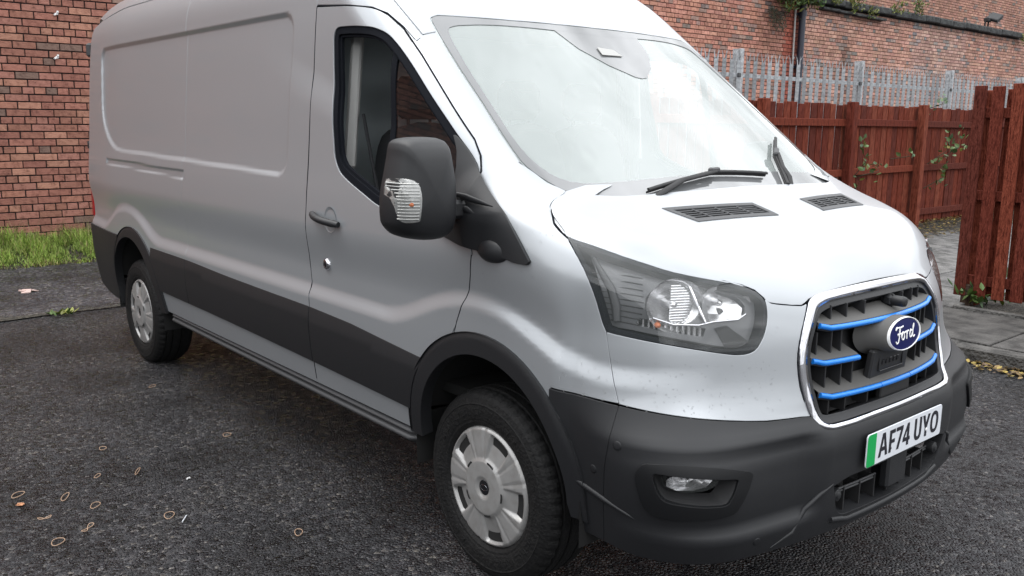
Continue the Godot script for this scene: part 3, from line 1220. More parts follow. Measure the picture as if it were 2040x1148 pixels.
func van_front() -> void:
	# wing: (s, y); s = z - 0.25 along the flank
	var w := pv([-0.262, 1.186, -0.256, 1.19, -0.284, 1.32, -0.2935, 1.455, -0.290, 1.475, -0.262, 1.488])
	w.append_array(pv([-0.240, 1.492, -0.214, 1.499, -0.150, 1.463, -0.100, 1.434, -0.048, 1.411, -0.036, 1.397, -0.030, 1.386, -0.016, 1.369, 0.026, 1.338, 0.085, 1.303]))
	w.append_array(pv([0.1335, 1.2805, 0.172, 1.2505, 0.2245, 1.196, 0.259, 1.138, 0.279, 1.092, 0.298, 1.040, 0.3115, 1.014, 0.3325, 0.915, 0.3635, 0.815, 0.262, 0.820, 0.134, 0.822, 0.134, 0.6, -0.4, 0.6, -0.41, 0.895, -0.374, 0.891, -0.347, 0.941, -0.306, 1.031, -0.276, 1.121]))
	both("front_wing", panel(smooth(w, 2, 35), [shift(arch(ARCH_F, 0.462), Vector2(-0.25, 0))], WRAP, 0.014, 0.0, 0, 0.035), M.paint)
	# the wing's folded edge under the bonnet's shut line
	var fe := smooth(pv([-0.05, 1.425, -0.052, 1.395, -0.045, 1.372, -0.028, 1.352, 0.012, 1.322, 0.075, 1.287, 0.125, 1.268, 0.150, 1.275, 0.140, 1.300, 0.10, 1.330, 0.045, 1.362, 0.005, 1.392, -0.012, 1.412, -0.02, 1.425]), 2, 80)
	both("wing_flange", panel(fe, [], WRAP, 0.014, -0.006, 0, 0.0), M.paint)
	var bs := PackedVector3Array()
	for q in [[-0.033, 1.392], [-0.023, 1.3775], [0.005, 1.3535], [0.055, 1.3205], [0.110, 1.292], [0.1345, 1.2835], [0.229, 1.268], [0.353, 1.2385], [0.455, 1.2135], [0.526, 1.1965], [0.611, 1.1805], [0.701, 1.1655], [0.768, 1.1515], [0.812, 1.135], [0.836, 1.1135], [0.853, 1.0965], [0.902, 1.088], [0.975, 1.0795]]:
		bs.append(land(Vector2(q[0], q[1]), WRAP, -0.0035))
	var bshade := Shape.new()  # black tube along the bonnet's shut line, gap shade put in as colour
	bshade.tube(bs, [0.0036], 6)
	both("bonnet_gap_shade", bshade, M.rubber_and_gap_shade)
	# the silver panel between headlamp, grille and bumper
	var f := pv([0.3165, 1.013, 0.3375, 0.915, 0.3685, 0.813, 0.501, 0.795, 0.667, 0.773, 0.791, 0.759, 0.911, 0.754, 0.9525, 0.749])
	f.append_array(pv([0.9275, 0.795, 0.918, 0.879, 0.921, 0.942, 0.943, 1.009, 0.995, 1.082]))
	f.append_array(pv([0.975, 1.078, 0.902, 1.087, 0.858, 1.095, 0.842, 1.108, 0.8415, 1.090, 0.8335, 1.057, 0.8165, 1.016, 0.797, 0.984, 0.774, 0.9605, 0.737, 0.952, 0.692, 0.955, 0.593, 0.973, 0.490, 0.990, 0.386, 1.004]))
	both("front_panel", panel(smooth(f, 2, 40), [], WRAP, 0.013), M.paint)

func van_top() -> void:
	# bonnet: (x, q) with q = 0.6 y - 0.8 z
	var h := pv([0.0, 0.552, -0.234, 0.554, -0.451, 0.571, -0.625, 0.592, -0.726, 0.627, -0.800, 0.672, -0.831, 0.669, -0.881, 0.653, -0.911, 0.628, -0.934, 0.580, -0.950, 0.505])
	h.append_array(pv([-0.9575, 0.482, -0.931, 0.4085, -0.886, 0.3125, -0.834, 0.2395, -0.790, 0.1935, -0.729, 0.1485, -0.659, 0.1085, -0.602, 0.0755, -0.568, 0.052, -0.5495, 0.023, -0.537, 0.005, -0.490, -0.014, -0.418, -0.036, -0.378, -0.0265, -0.304, -0.0225, -0.138, -0.0235, 0.0, -0.0235]))
	var vent := smooth(pv([-0.565, 0.487, -0.154, 0.435, -0.146, 0.330, -0.527, 0.368]), 1, 10)
	var bonnet := obj("bonnet", panel(smooth(whole(h), 2, 40), [vent, flip(vent)], TILT, 0.018, 0.0, 0, 0.018), M.paint, van)
	# louvred air inlets
	for k in 2:
		var o := vent if k == 0 else flip(vent)
		var fr := panel(o, [offset_in(o, 0.018)], TILT, 0.02, 0.003, 1, 0.012)
		obj("vent_frame", fr, M.grey_plastic, bonnet)
		obj("vent_tray", panel(o, [], TILT, 0.05, -0.022, 1, 0.0), M.liner, bonnet)
		var sl := Shape.new()
		var A := o[0].lerp(o[3], 0.0)
		var sg := -1.0 if k == 0 else 1.0
		for i in 7:
			var t := (i + 0.9) / 7.6
			var l := Vector2(sg * lerpf(0.565, 0.527, t), lerpf(0.487, 0.368, t))
			var r := Vector2(sg * lerpf(0.154, 0.146, t), lerpf(0.435, 0.330, t))
			var pp := PackedVector3Array()
			for j in 5:
				pp.append(land(l.lerp(r, 0.045 + 0.91 * j / 4.0), TILT, -0.004, 1))
			sl.tube(pp, [0.0042], 4, Vector3(0, 1, 0.3), 0.7)
		for i in 3:
			var u := (i + 1) / 4.0
			var a := Vector2(sg * lerpf(0.565, 0.154, u), lerpf(0.487, 0.435, u))
			var b := Vector2(sg * lerpf(0.527, 0.146, u), lerpf(0.368, 0.330, u))
			sl.tube(PackedVector3Array([land(a.lerp(b, 0.08), TILT, -0.002, 1), land(a.lerp(b, 0.92), TILT, -0.002, 1)]), [0.0035], 4)
		obj("vent_louvres", sl, M.grey_plastic, bonnet)
	# windscreen: (x, q) on the upper field; its black border is a part of its own
	var g := pv([0.0, 1.613, -0.211, 1.622, -0.428, 1.648, -0.621, 1.687, -0.745, 1.716, -0.775, 1.708, -0.786, 1.690, -0.805, 1.562, -0.828, 1.360, -0.843, 1.183, -0.861, 1.006, -0.868, 0.871, -0.858, 0.810, -0.838, 0.752, -0.803, 0.694, -0.74, 0.630, -0.60, 0.555, -0.42, 0.525, 0.0, 0.505])
	var gi := pv([0.0, 1.552, -0.310, 1.588, -0.533, 1.625, -0.690, 1.641, -0.738, 1.632, -0.757, 1.600, -0.780, 1.480, -0.800, 1.330, -0.818, 1.150, -0.834, 1.000, -0.835, 0.900, -0.822, 0.825, -0.79, 0.755, -0.72, 0.707, -0.60, 0.682, -0.470, 0.668, -0.250, 0.655, 0.0, 0.648])
	# the sensor cover hangs down from the border behind the glass
	var hood := pv([0.0, 1.250, -0.035, 1.268, -0.125, 1.335, -0.205, 1.450, -0.262, 1.60])
	var out := smooth(whole(g), 2, 70)
	var hole := smooth(whole(gi), 2, 70)
	var glass := obj("windscreen", panel(out, [], TILT, 0.05, -0.004, 2, 0.006), M.screen_glass, van)
	obj("windscreen_border", panel(offset_in(out, 0.002), [hole], TILT, 0.03, -0.0015, 2, 0.0), M.frit, glass)
	var sn := whole(pv([0.0, 1.56, -0.262, 1.60, -0.215, 1.450, -0.13, 1.335, -0.035, 1.258, 0.0, 1.250]))
	obj("sensor_cover", panel(sn, [], TILT, 0.03, -0.0017, 2, 0.0), M.frit, glass)
	var eye := Shape.new()
	eye.prism(pv([-0.07, 0.0, 0.05, 0.0, 0.03, 0.045, -0.06, 0.055]), 0.003, Transform3D(Basis(Vector3(1, 0, 0), Vector3(0, 0.6, -0.8), Vector3(0, 0.8, 0.6)), land(Vector2(-0.05, 1.40), TILT, 0.0008, 2)))
	obj("camera_window", eye, M.trim_light, glass)
	# pillars beside the windscreen
	var p := pv([-0.872, 0.873, -0.925, 0.882, -0.975, 0.862, -0.985, 0.915, -0.967, 0.976, -0.955, 1.046, -0.945, 1.230, -0.920, 1.520, -0.910, 1.595, -0.900, 1.606, -0.857, 1.6145, -0.806, 1.6155, -0.790, 1.69, -0.809, 1.562, -0.832, 1.360, -0.847, 1.183, -0.865, 1.006])
	both("windscreen_pillar", panel(smooth(p, 2, 35), [], TILT, 0.014, -0.0035), M.paint)
	both("pillar_lining", panel(smooth(p, 2, 35), [], TILT, 0.03, -0.030, 0, 0.0), M.fabric)
	# roof: the cap over the windscreen (x, q), then the long panel behind it (x, z)
	var cap := pv([0.0, 1.618, -0.211, 1.627, -0.428, 1.653, -0.621, 1.692, -0.745, 1.722, -0.779, 1.712, -0.791, 1.694, -0.807, 1.6185, -0.856, 1.6185, -0.857, 1.80, -0.857, 2.04, -0.858, 2.35, -0.859, 2.515, 0.0, 2.515])
	obj("roof_front", panel(whole(cap), [], TILT, 0.03, 0.0, 0, 0.02), M.paint, van)
	var r := PackedVector2Array()
	for i in 8:
		var x := -0.859 * i / 7.0
		r.append(Vector2(x, land(Vector2(x, 2.522), TILT).z))
	r.append_array(pv([-0.861, -2.0, -0.861, -4.55, -0.80, -4.86, 0.0, -4.90]))
	obj("roof", panel(whole(r), [], TOP, 0.06, 0.0, 0, 0.02), M.paint, van)
	# wipers: arm, blade and its clamp, parked low on the glass
	var pts := [[Vector2(-0.58, 0.545), Vector2(-0.34, 0.612), Vector2(-0.15, 0.628), Vector2(-0.52, 0.600), Vector2(-0.15, 0.640), Vector2(0.17, 0.618)], [Vector2(0.27, 0.530), Vector2(0.335, 0.66), Vector2(0.40, 0.745), Vector2(0.25, 0.555), Vector2(0.40, 0.755), Vector2(0.575, 0.885)]]
	for k in 2:
		var e = pts[k]
		var root := Node3D.new()
		root.name = numbered("wiper", van)
		van.add_child(root, true)
		var arm := Shape.new()
		var a := PackedVector3Array()
		for j in 3:
			a.append(land(e[j], TILT, 0.004 if j == 0 else (0.026 if j < 2 else 0.032), 2))
		arm.tube(PackedVector3Array([a[0], a[0].lerp(a[1], 0.5) + Vector3(0, 0.008, 0.008), a[1], a[2]]), [0.010, 0.012, 0.010, 0.008], 8, Vector3(0, 0.8, 0.6), 0.6)
		obj("wiper_arm", arm, M.dark, root)
		var bl := Shape.new()
		for lay in 2:
			var b := PackedVector3Array()
			for j in 9:
				b.append(land(e[3].lerp(e[4], j / 4.0) if j < 5 else e[4].lerp(e[5], (j - 4) / 4.0), TILT, 0.020 if lay == 0 else 0.008, 2))
			bl.tube(b, [0.0075 if lay == 0 else 0.0035], 6, Vector3(0, 0.8, 0.6), 0.7 if lay == 0 else 1.6)
		obj("wiper_blade", bl, M.dark, root)
		var cl := Shape.new()
		cl.box(land(e[4], TILT, 0.028, 2), Vector3(0.055, 0.018, 0.022), 0.005, Basis(Vector3(0, 0.8, 0.6), 0.05 if k == 0 else 0.7))
		obj("wiper_clamp", cl, M.grey_plastic, root)
	# the scuttle under the screen's foot
	var sc := whole(pv([0.0, 0.60, -0.42, 0.612, -0.60, 0.64, -0.78, 0.72, -0.80, 0.66, -0.60, 0.52, -0.42, 0.49, 0.0, 0.46]))
	obj("scuttle", panel(sc, [], TILT, 0.05, -0.05, 2, 0.0), M.dark, van)

func van_lamps() -> void:
	for k in 2:
		var root := Node3D.new()
		root.name = numbered("headlamp", van)
		van.add_child(root, true)
		var set_part := func(called: String, s: Shape, m: Material):
			obj(called, s if k == 0 else s.mirrored(), m, root)
		var lens := panel(lamp_line, [], WRAP, 0.02, 0.0, 0, 0.0)
		set_part.call("lamp_lens", lens, M.lens)
		set_part.call("lamp_seal", panel(lamp_line, [offset_in(lamp_line, 0.010)], WRAP, 0.02, -0.001, 0, 0.10), M.rubber_and_gap_shade)
		set_part.call("lamp_housing", panel(offset_in(lamp_line, 0.002), [], WRAP, 0.025, -0.075, 0, 0.0), M.lamp_housing)
		# the bezel: a grey shelf behind the lens with the bowls let into it
		var bez := offset_in(lamp_line, 0.014)
		var big := ell(Vector2(0.525, 1.099), 0.098, 0.062)
		var small := smooth(pv([0.632, 1.142, 0.70, 1.130, 0.765, 1.112, 0.787, 1.085, 0.775, 1.055, 0.70, 1.046, 0.640, 1.050]), 3, 60)
		var low := smooth(pv([0.40, 1.036, 0.47, 1.024, 0.62, 1.004, 0.63, 1.030, 0.50, 1.050, 0.41, 1.058]), 2, 60)
		set_part.call("lamp_bezel", panel(bez, [big, small, low], WRAP, 0.02, -0.036, 0, 0.04), M.bezel)
		var bowl := Shape.new()
		var bc := land(Vector2(0.525, 1.099), WRAP, -0.032)
		var ax := Vector3(-0.42, 0.02, 0.90).normalized()
		var bx := Basis.looking_at(-ax, Vector3.UP)
		bowl.lathe(pv([0.0, -0.045, 0.025, -0.042, 0.05, -0.032, 0.075, -0.014, 0.094, 0.006]), 26, Transform3D(bx.scaled_local(Vector3(1, 0.88, 1)), bc), true, true)
		bowl.lathe(pv([0.0, 0.0, 0.012, -0.004, 0.014, -0.03, 0.014, -0.055]), 14, Transform3D(bx, bc))
		set_part.call("lamp_reflector", bowl, M.reflector)
		# a fluted insert covers the inner half of the bowl
		var fl := Shape.new()
		for i in 15:
			var v := (i - 7) * 0.0082
			var hw := sqrt(maxf(0.0, 0.066 * 0.066 - v * v))
			var a := bc + bx * Vector3(-0.012, v, -0.006)
			fl.tube(PackedVector3Array([a, a + bx * Vector3(hw * 1.02, 0, -0.002)]), [0.0042], 5)
		set_part.call("lamp_flutes", fl, M.reflector)
		var b2 := Shape.new()
		var c2 := land(Vector2(0.698, 1.098), WRAP, -0.032)
		var x2 := Basis.looking_at(-Vector3(-0.25, 0.03, 0.96).normalized(), Vector3.UP)
		b2.lathe(pv([0.0, -0.040, 0.02, -0.037, 0.045, -0.028, 0.066, -0.010, 0.078, 0.006]), 9, Transform3D(x2.scaled_local(Vector3(1.3, 0.85, 1)), c2), true, true)
		b2.lathe(pv([0.0, -0.01, 0.010, -0.014, 0.012, -0.05]), 12, Transform3D(x2, c2))
		set_part.call("lamp_reflector", b2, M.reflector)
		# chrome blade between the bowls and a rim under them
		var bl := Shape.new()
		bl.tube(PackedVector3Array([land(Vector2(0.575, 1.162), WRAP, -0.026), land(Vector2(0.622, 1.05), WRAP, -0.022)]), [0.008, 0.004], 6)
		var rim := PackedVector3Array()
		for q in [[0.455, 1.062], [0.52, 1.044], [0.60, 1.042], [0.65, 1.050], [0.74, 1.052], [0.772, 1.066]]:
			rim.append(land(Vector2(q[0], q[1]), WRAP, -0.026))
		bl.tube(rim, [0.0035], 6)
		set_part.call("lamp_trim", bl, M.chrome)
		# indicator chamber: ribbed mirror, amber bulb
		var ir := Shape.new()
		for i in 12:
			var a := land(Vector2(0.405 + i * 0.019, 1.046 - i * 0.0026), WRAP, -0.055)
			ir.box(a, Vector3(0.009, 0.034, 0.02), 0.003, Basis(Vector3.UP, -0.75))
		set_part.call("indicator_reflector", ir, M.reflector)
		var am := Shape.new()
		am.lathe(pv([0.0, 0.022, 0.007, 0.019, 0.010, 0.010, 0.010, -0.02, 0.0, -0.02]), 12, Transform3D(Basis.looking_at(-Vector3(-0.6, 0, 0.8), Vector3.UP), land(Vector2(0.470, 1.040), WRAP, -0.042)))
		set_part.call("indicator_bulb", am, M.amber)
		# fine ribs moulded into the outer half of the bezel
		var rs := Shape.new()
		for i in 9:
			var y := 1.045 + i * 0.017
			var x0 := 0.318 - i * 0.010
			rs.tube(PackedVector3Array([land(Vector2(x0, y), WRAP, -0.036), land(Vector2(0.37, y - 0.004), WRAP, -0.036), land(Vector2(0.425 - absf(i - 4.0) * 0.002, y - 0.010), WRAP, -0.036)]), [0.0022], 4)
		set_part.call("bezel_ribs", rs, M.rib)
		var dk := Shape.new()
		var dq := []
		for q in [[0.655, 1.030], [0.70, 1.036], [0.775, 0.985], [0.735, 0.968], [0.69, 0.972]]:
			dq.append(land(Vector2(q[0], q[1]), WRAP, -0.034))
		for i in 3:
			var nn := facing(dq[0])
			dk.tri(dq[0], dq[i + 1], dq[i + 2], nn, nn, nn)
		set_part.call("bezel_pocket", dk, M.dark)
		# side light guide: a smoky bar that rises towards the tip
		var gd := Shape.new()
		var gp := PackedVector3Array()
		for q in [[0.34, 1.045], [0.335, 1.09], [0.315, 1.14], [0.275, 1.185], [0.235, 1.225]]:
			gp.append(land(Vector2(q[0], q[1]), WRAP, -0.03))
		gd.tube(gp, [0.012, 0.014, 0.013, 0.010, 0.006], 6, Vector3(-0.8, 0, 0.6), 0.6)
		set_part.call("light_guide", gd, M.grey_plastic)

func ell(c: Vector2, a: float, b: float, k := 28) -> PackedVector2Array:
	var r := PackedVector2Array()
	for i in k:
		r.append(c + Vector2(cos(TAU * i / k) * a, sin(TAU * i / k) * b))
	return r

func nose(x: float, y: float, off := 0.0) -> Vector3:
	return Vector3(x, y, look(t_nose, y) - look(t_bow, y) * x * x + off)

func van_grille() -> void:
	var root := Node3D.new()
	root.name = "grille"
	van.add_child(root)
	var frame := panel(chrome_line, [chrome_hole], FRONT, 0.008, 0.004, 0, 0.03)
	# rounded across its width
	for i in frame.v.size():
		if frame.n[i].z < 0.3:
			continue
		var p := Vector2(frame.v[i].x, frame.v[i].y)
		var o := nearest(p, chrome_line)
		var q := nearest(p, chrome_hole)
		var w := o.distance_to(q)
		if w < 1e-4:
			continue
		var t := clampf(2.0 * q.distance_to(p) / (q.distance_to(p) + o.distance_to(p) + 1e-6) - 1.0, -1.0, 1.0)
		var d := (o - q) / w
		frame.n[i] = (frame.n[i] + Vector3(d.x, d.y, 0) * t * 1.1).normalized()
		frame.v[i].z += 0.006 * (1.0 - t * t)
	obj("chrome_frame", frame, M.chrome, root)
	var inner := offset_in(chrome_hole, 0.022)
	obj("grille_surround", panel(offset_in(chrome_hole, 0.0015), [inner], FRONT, 0.014, -0.004, 0, 0.06), M.plastic, root)
	obj("grille_backing", panel(chrome_hole, [], FRONT, 0.03, -0.085, 0, 0.0), M.dark, root)
	# shelves with a blue strip along each front edge
	for row in [[1.008, 0.374, 0.0], [0.902, 0.414, 0.15], [0.795, 0.398, 0.0]]:
		var y: float = row[0]
		var hw: float = row[1]
		var ranges := [[-hw, hw]] if row[2] == 0.0 else [[-hw, -0.20], [0.13, hw]]
		for rg in ranges:
			var sh := Shape.new()
			var rows := []
			for lay in [[0.010, -0.010], [0.016, -0.022], [0.038, -0.075], [0.034, -0.085]]:
				var line := []
				for i in 17:
					var x := lerpf(rg[0], rg[1], i / 16.0)
					var p := nose(x, y, 0)
					line.append(p + Vector3(0, lay[0] + bend(x, hw), lay[1]))
				rows.append(line)
			sh.sheet(rows, Vector3(0, y - 0.5, 0.6))
			var und := []
			for lay in [[0.010, -0.010], [-0.014, -0.012], [-0.012, -0.08]]:
				var line := []
				for i in 17:
					var x := lerpf(rg[0], rg[1], i / 16.0)
					line.append(nose(x, y, 0) + Vector3(0, lay[0] + bend(x, hw), lay[1]))
				und.append(line)
			sh.sheet(und, Vector3(0, y + 0.1, 0.2))
			obj("grille_shelf", sh, M.shelf, root)
			var st := Shape.new()
			var pp := PackedVector3Array()
			for i in 17:
				var x := lerpf(rg[0] + 0.004, rg[1] - 0.004, i / 16.0)
				pp.append(nose(x, y + bend(x, hw), -0.006))
			var cuts := [[0, 16]]
			if y < 0.85:
				cuts = [[0, 6], [6, 10], [10, 16]]
			for c in cuts:
				var q := pp.slice(c[0], c[1] + 1)
				if cuts.size() > 1:
					q[0].x += 0.0016
					q[q.size() - 1].x -= 0.0016
				var strip := Shape.new()
				strip.tube(q, [0.0090], 10, Vector3.UP, 1.0)
				obj("blue_strip", strip, M.blue, root)
	# ribs behind
	for band in [[1.045, 0.05, [-0.29, -0.215, -0.12, 0.06, 0.14, 0.23, 0.30]], [0.955, 0.075, [-0.365, -0.30, -0.255, 0.24, 0.30, 0.36]], [0.845, 0.08, [-0.34, -0.27, -0.215, 0.22, 0.28, 0.35]], [0.755, 0.05, [-0.34, -0.26, -0.14, -0.02, 0.10, 0.22, 0.32]]]:
		for x in band[2]:
			var rb := Shape.new()
			rb.box(nose(x, band[0], -0.055), Vector3(0.007, band[1], 0.06), 0.001)
			obj("grille_rib", rb, M.rib, root)
	# sensor plate in the middle, with a raised frame on it
	var rp := Shape.new()
	rp.box(nose(0, 0.850, -0.034), Vector3(0.25, 0.115, 0.025), 0.006, Basis(Vector3.RIGHT, 0.12))
	obj("sensor_plate", rp, M.rib, root)
	var rf := Shape.new()
	for s in [-1.0, 1.0]:
		rf.box(nose(0, 0.858 + s * 0.026, -0.018), Vector3(0.16, 0.004, 0.004), 0.001)
		rf.box(nose(0, 0.858, -0.018) + Vector3(s * 0.08, 0, 0), Vector3(0.004, 0.056, 0.004), 0.001)
	for i in 5:
		rf.box(nose(0, 0.858, -0.018) + Vector3(-0.05 + i * 0.025, 0, 0), Vector3(0.014, 0.018, 0.003), 0.001)
	obj("sensor_plate_frame", rf, M.gloss_black, root)
	var lowp := Shape.new()
	lowp.box(nose(0.03, 0.757, -0.03), Vector3(0.20, 0.055, 0.02), 0.004)
	obj("lower_plate", lowp, M.dark, root)
	# camera
	var cm := Shape.new()
	cm.lathe(pv([0.0, 0.030, 0.008, 0.031, 0.016, 0.028, 0.018, 0.02, 0.018, -0.05]), 18, Transform3D(Basis(), nose(0.065, 1.047, -0.01)))
	cm.box(nose(0.065, 1.047, -0.04), Vector3(0.04, 0.04, 0.04), 0.01)
	obj("front_camera", cm, M.plastic, root)
	# badge: a domed holder, an oval face, a bright rim, the script
	var b := Node3D.new()
	b.name = "badge"
	van.add_child(b)
	b.position = Vector3(0, 0.955, 0.992)
	b.rotation.x = -0.12
	var holder := Shape.new()
	var e := Transform3D(Basis().scaled(Vector3(1, 0.50, 1)), Vector3.ZERO)
	holder.lathe(pv([0.108, -0.004, 0.116, -0.010, 0.119, -0.03, 0.132, -0.075, 0.15, -0.10]), 40, e)
	obj("badge_holder", holder, M.shelf, b)
	var rim := Shape.new()
	rim.lathe(pv([0.1035, 0.001, 0.105, 0.004, 0.108, 0.004, 0.110, -0.004]), 48, e)
	obj("badge_rim", rim, M.white, b)
	var face := Shape.new()
	face.lathe(pv([0.0, 0.0035, 0.06, 0.003, 0.1045, 0.0008]), 48, e)
	obj("badge_face", face, M.badge_blue, b)
	var t := Shape.new()
	script(t)
	obj("badge_lettering", t, M.white, b)

func nearest(p: Vector2, line: PackedVector2Array) -> Vector2:
	var best := line[0]
	var most := INF
	for i in line.size():
		var q := Geometry2D.get_closest_point_to_segment(p, line[i], line[(i + 1) % line.size()])
		var d := q.distance_squared_to(p)
		if d < most:
			most = d
			best = q
	return best

func bend(x: float, hw: float) -> float:
	return 0.012 * smoothstep(hw - 0.06, hw, absf(x)) - 0.004

# the looped script on the oval: each letter a bent stroke
func script(t: Shape) -> void:
	var strokes := [
		[-.066, .020, -.058, .028, -.046, .027, -.030, .026, -.014, .029],
		[-.038, .026, -.040, .010, -.045, -.012, -.052, -.026, -.062, -.028, -.066, -.020],
		[-.054, .002, -.044, .004, -.030, .004],
		[-.014, .008, -.024, .004, -.028, -.010, -.022, -.020, -.012, -.018, -.008, -.006, -.012, .006, -.004, .004, .004, .008],
		[.004, .010, .008, -.004, .006, -.020], [.007, -.002, .014, .008, .022, .008],
		[.044, .006, .034, .008, .028, -.004, .030, -.017, .040, -.016, .046, -.002], [.058, .030, .052, .012, .047, -.010, .052, -.020, .062, -.014]]
	var zz := 0.0045
	for i in strokes.size():
		var q := pv(strokes[i])
		var pp := PackedVector3Array()
		var cur := Curve2D.new()
		for j in q.size():
			var a := q[maxi(j - 1, 0)]
			var c := q[mini(j + 1, q.size() - 1)]
			cur.add_point(q[j], (a - c) / 6.0, (c - a) / 6.0)
		for j in 15:
			var s := cur.sample_baked(cur.get_baked_length() * j / 14.0)
			pp.append(Vector3(s.x, s.y * 0.93, zz))
		t.tube(pp, [0.0030, 0.0042, 0.0048, 0.0044, 0.0030], 6, Vector3.BACK, 0.5)

func text_shape(words_: String, height: float, depth: float, width: float) -> Array:
	var f := SystemFont.new()
	f.font_names = PackedStringArray(["Droid Sans"])
	f.font_weight = 700
	var tm := TextMesh.new()
	tm.text = words_
	tm.font = f
	tm.font_size = 64
	tm.pixel_size = 0.01
	tm.depth = 0.1
	var bb := tm.get_aabb()
	return [tm, Vector3(width / bb.size.x, height / bb.size.y, depth / 0.1), bb]

func van_bumper() -> void:
	# main bumper: (s, y) from seam to seam
	var o := pv([0.3685, 0.806, 0.501, 0.7905, 0.667, 0.7685, 0.791, 0.7545, 0.911, 0.7505, 0.953, 0.746, 0.972, 0.717, 0.995, 0.705, 1.043, 0.703, 1.256, 0.707])
	var top := PackedVector2Array()
	for p in o:
		top.append(p)
	for i in range(o.size() - 1, -1, -1):
		top.append(Vector2(2 * WRAP_MID - o[i].x, o[i].y))
	var bot := pv([0.3345, 0.36, 0.3345, 0.498, 0.3385, 0.621, 0.3515, 0.72])
	var lowl := pv([0.42, 0.352, 0.58, 0.350, 0.74, 0.348, 0.90, 0.346, 1.392, 0.346])
	var low := PackedVector2Array()
	for i in bot.size():
		low.append(Vector2(2 * WRAP_MID - bot[bot.size() - 1 - i].x, bot[bot.size() - 1 - i].y))
	for i in lowl.size():
		low.append(Vector2(2 * WRAP_MID - lowl[i].x, lowl[i].y))
	for i in range(lowl.size() - 2, -1, -1):
		low.append(lowl[i])
	low.append_array(bot)
	top.append_array(low)
	var fog := smooth(pv([0.468, 0.646, 0.460, 0.631, 0.481, 0.571, 0.512, 0.557, 0.622, 0.546, 0.644, 0.553, 0.668, 0.615, 0.662, 0.624]), 3, 70)
	var fog2 := PackedVector2Array()
	for i in range(fog.size() - 1, -1, -1):
		fog2.append(Vector2(2 * WRAP_MID - fog[i].x, fog[i].y))
	var mid := WRAP_MID
	var gl := smooth(pv([mid - 0.382, 0.520, mid - 0.350, 0.440, mid - 0.325, 0.410, mid - 0.28, 0.395, mid + 0.28, 0.395, mid + 0.325, 0.410, mid + 0.350, 0.440, mid + 0.382, 0.520, mid + 0.30, 0.537, mid - 0.30, 0.537]), 2, 40)
	var bump := obj("front_bumper", panel(top, [fog, fog2, gl], WRAP, 0.018, 0.004, 0, 0.05), M.plastic, van)
	# a lip that runs round the lower grille and spreads to the sides
	var lip := Shape.new()
	var lp := PackedVector3Array()
	for q in [[0.80, 0.362], [0.865, 0.40], [0.91, 0.462], [0.955, 0.505], [1.005, 0.528]]:
		lp.append(land(Vector2(q[0], q[1]), WRAP, 0.004))
	lip.tube(lp, [0.002, 0.007, 0.009, 0.008, 0.003], 8)
	both("bumper_crease", lip, M.plastic, bump)
	var chin := Shape.new()
	var lw := PackedVector3Array()
	for i in 17:
		var x := lerpf(-0.36, 0.36, i / 16.0)
		lw.append(land(Vector2(mid + x, 0.375 + 0.02 * smoothstep(0.26, 0.36, absf(x))), WRAP, 0.002))
	chin.tube(lw, [0.011], 8)
	obj("bumper_lip", chin, M.plastic, bump)
	# lower grille: dark well, bars, end caps, bracket under the plate
	var well := Shape.new()
	var wr := []
	for e in [[0.54, -0.005], [0.54, -0.10], [0.39, -0.10], [0.39, -0.005]]:
		var row := []
		for i in 9:
			row.append(nose(lerpf(-0.38, 0.38, i / 8.0), 0.46, 0) + Vector3(0, e[0] - 0.46, e[1]))
		wr.append(row)
	well.sheet(wr, Vector3(0, 0.46, 0.5))
	obj("lower_grille_well", well, M.dark, bump)
	for sg in [-1.0, 1.0]:
		var bar := Shape.new()
		for yy in [0.468, 0.478]:
			bar.tube(PackedVector3Array([nose(sg * 0.34, yy, -0.03), nose(sg * 0.2, yy, -0.03), nose(sg * 0.08, yy, -0.03)]), [0.004], 6)
		obj("lower_grille_bar", bar, M.grey_plastic, bump)
		var cap := Shape.new()
		cap.lathe(pv([0.0, 0.006, 0.010, 0.007, 0.011, 0.002, 0.016, 0.003, 0.022, 0.0, 0.023, -0.03]), 20, Transform3D(Basis(), nose(sg * 0.335, 0.473, -0.006)))
		obj("sensor_cap", cap, M.plastic, bump)
	for i in 7:
		var rb := Shape.new()
		var x := -0.27 + i * 0.09
		rb.box(nose(x, 0.44, -0.05), Vector3(0.006, 0.08, 0.06), 0.001)
		obj("lower_grille_rib", rb, M.dark, bump)
	var br := Shape.new()
	br.box(nose(0.0, 0.492, -0.012), Vector3(0.13, 0.125, 0.035), 0.008)
	obj("plate_bracket", br, M.plastic, bump)
	# fog lamps: bezel, funnel, reflector, glass
	for k in 2:
		var root := Node3D.new()
		root.name = numbered("fog_lamp", van)
		van.add_child(root, true)
		var fo := smooth(pv([0.446, 0.668, 0.423, 0.640, 0.424, 0.603, 0.445, 0.533, 0.475, 0.509, 0.586, 0.509, 0.642, 0.512, 0.668, 0.524, 0.711, 0.622, 0.697, 0.638, 0.582, 0.667]), 3, 70)
		var s := panel(fo, [fog], WRAP, 0.012, 0.014, 0, 0.02)
		# the bezel is dished
		obj("fog_bezel", s if k == 0 else s.mirrored(), M.bezel_black, root)
		var lampq := smooth(pv([0.488, 0.634, 0.498, 0.588, 0.52, 0.578, 0.598, 0.572, 0.615, 0.582, 0.628, 0.616, 0.615, 0.624]), 3, 70)
		var fun := Shape.new()
		var a := []
		var b := []
		var rr := resample(fog, 0.012)
		for q in rr:
			a.append(land(q, WRAP, 0.010))
			var c := Vector2(0.555, 0.603)
			b.append(land(c + (q - c) * Vector2(0.72, 0.66), WRAP, -0.042))
		fun.sheet([a, b], land(Vector2(0.56, 0.6), WRAP, -0.02), true, true)
		obj("fog_funnel", fun if k == 0 else fun.mirrored(), M.rib, root)
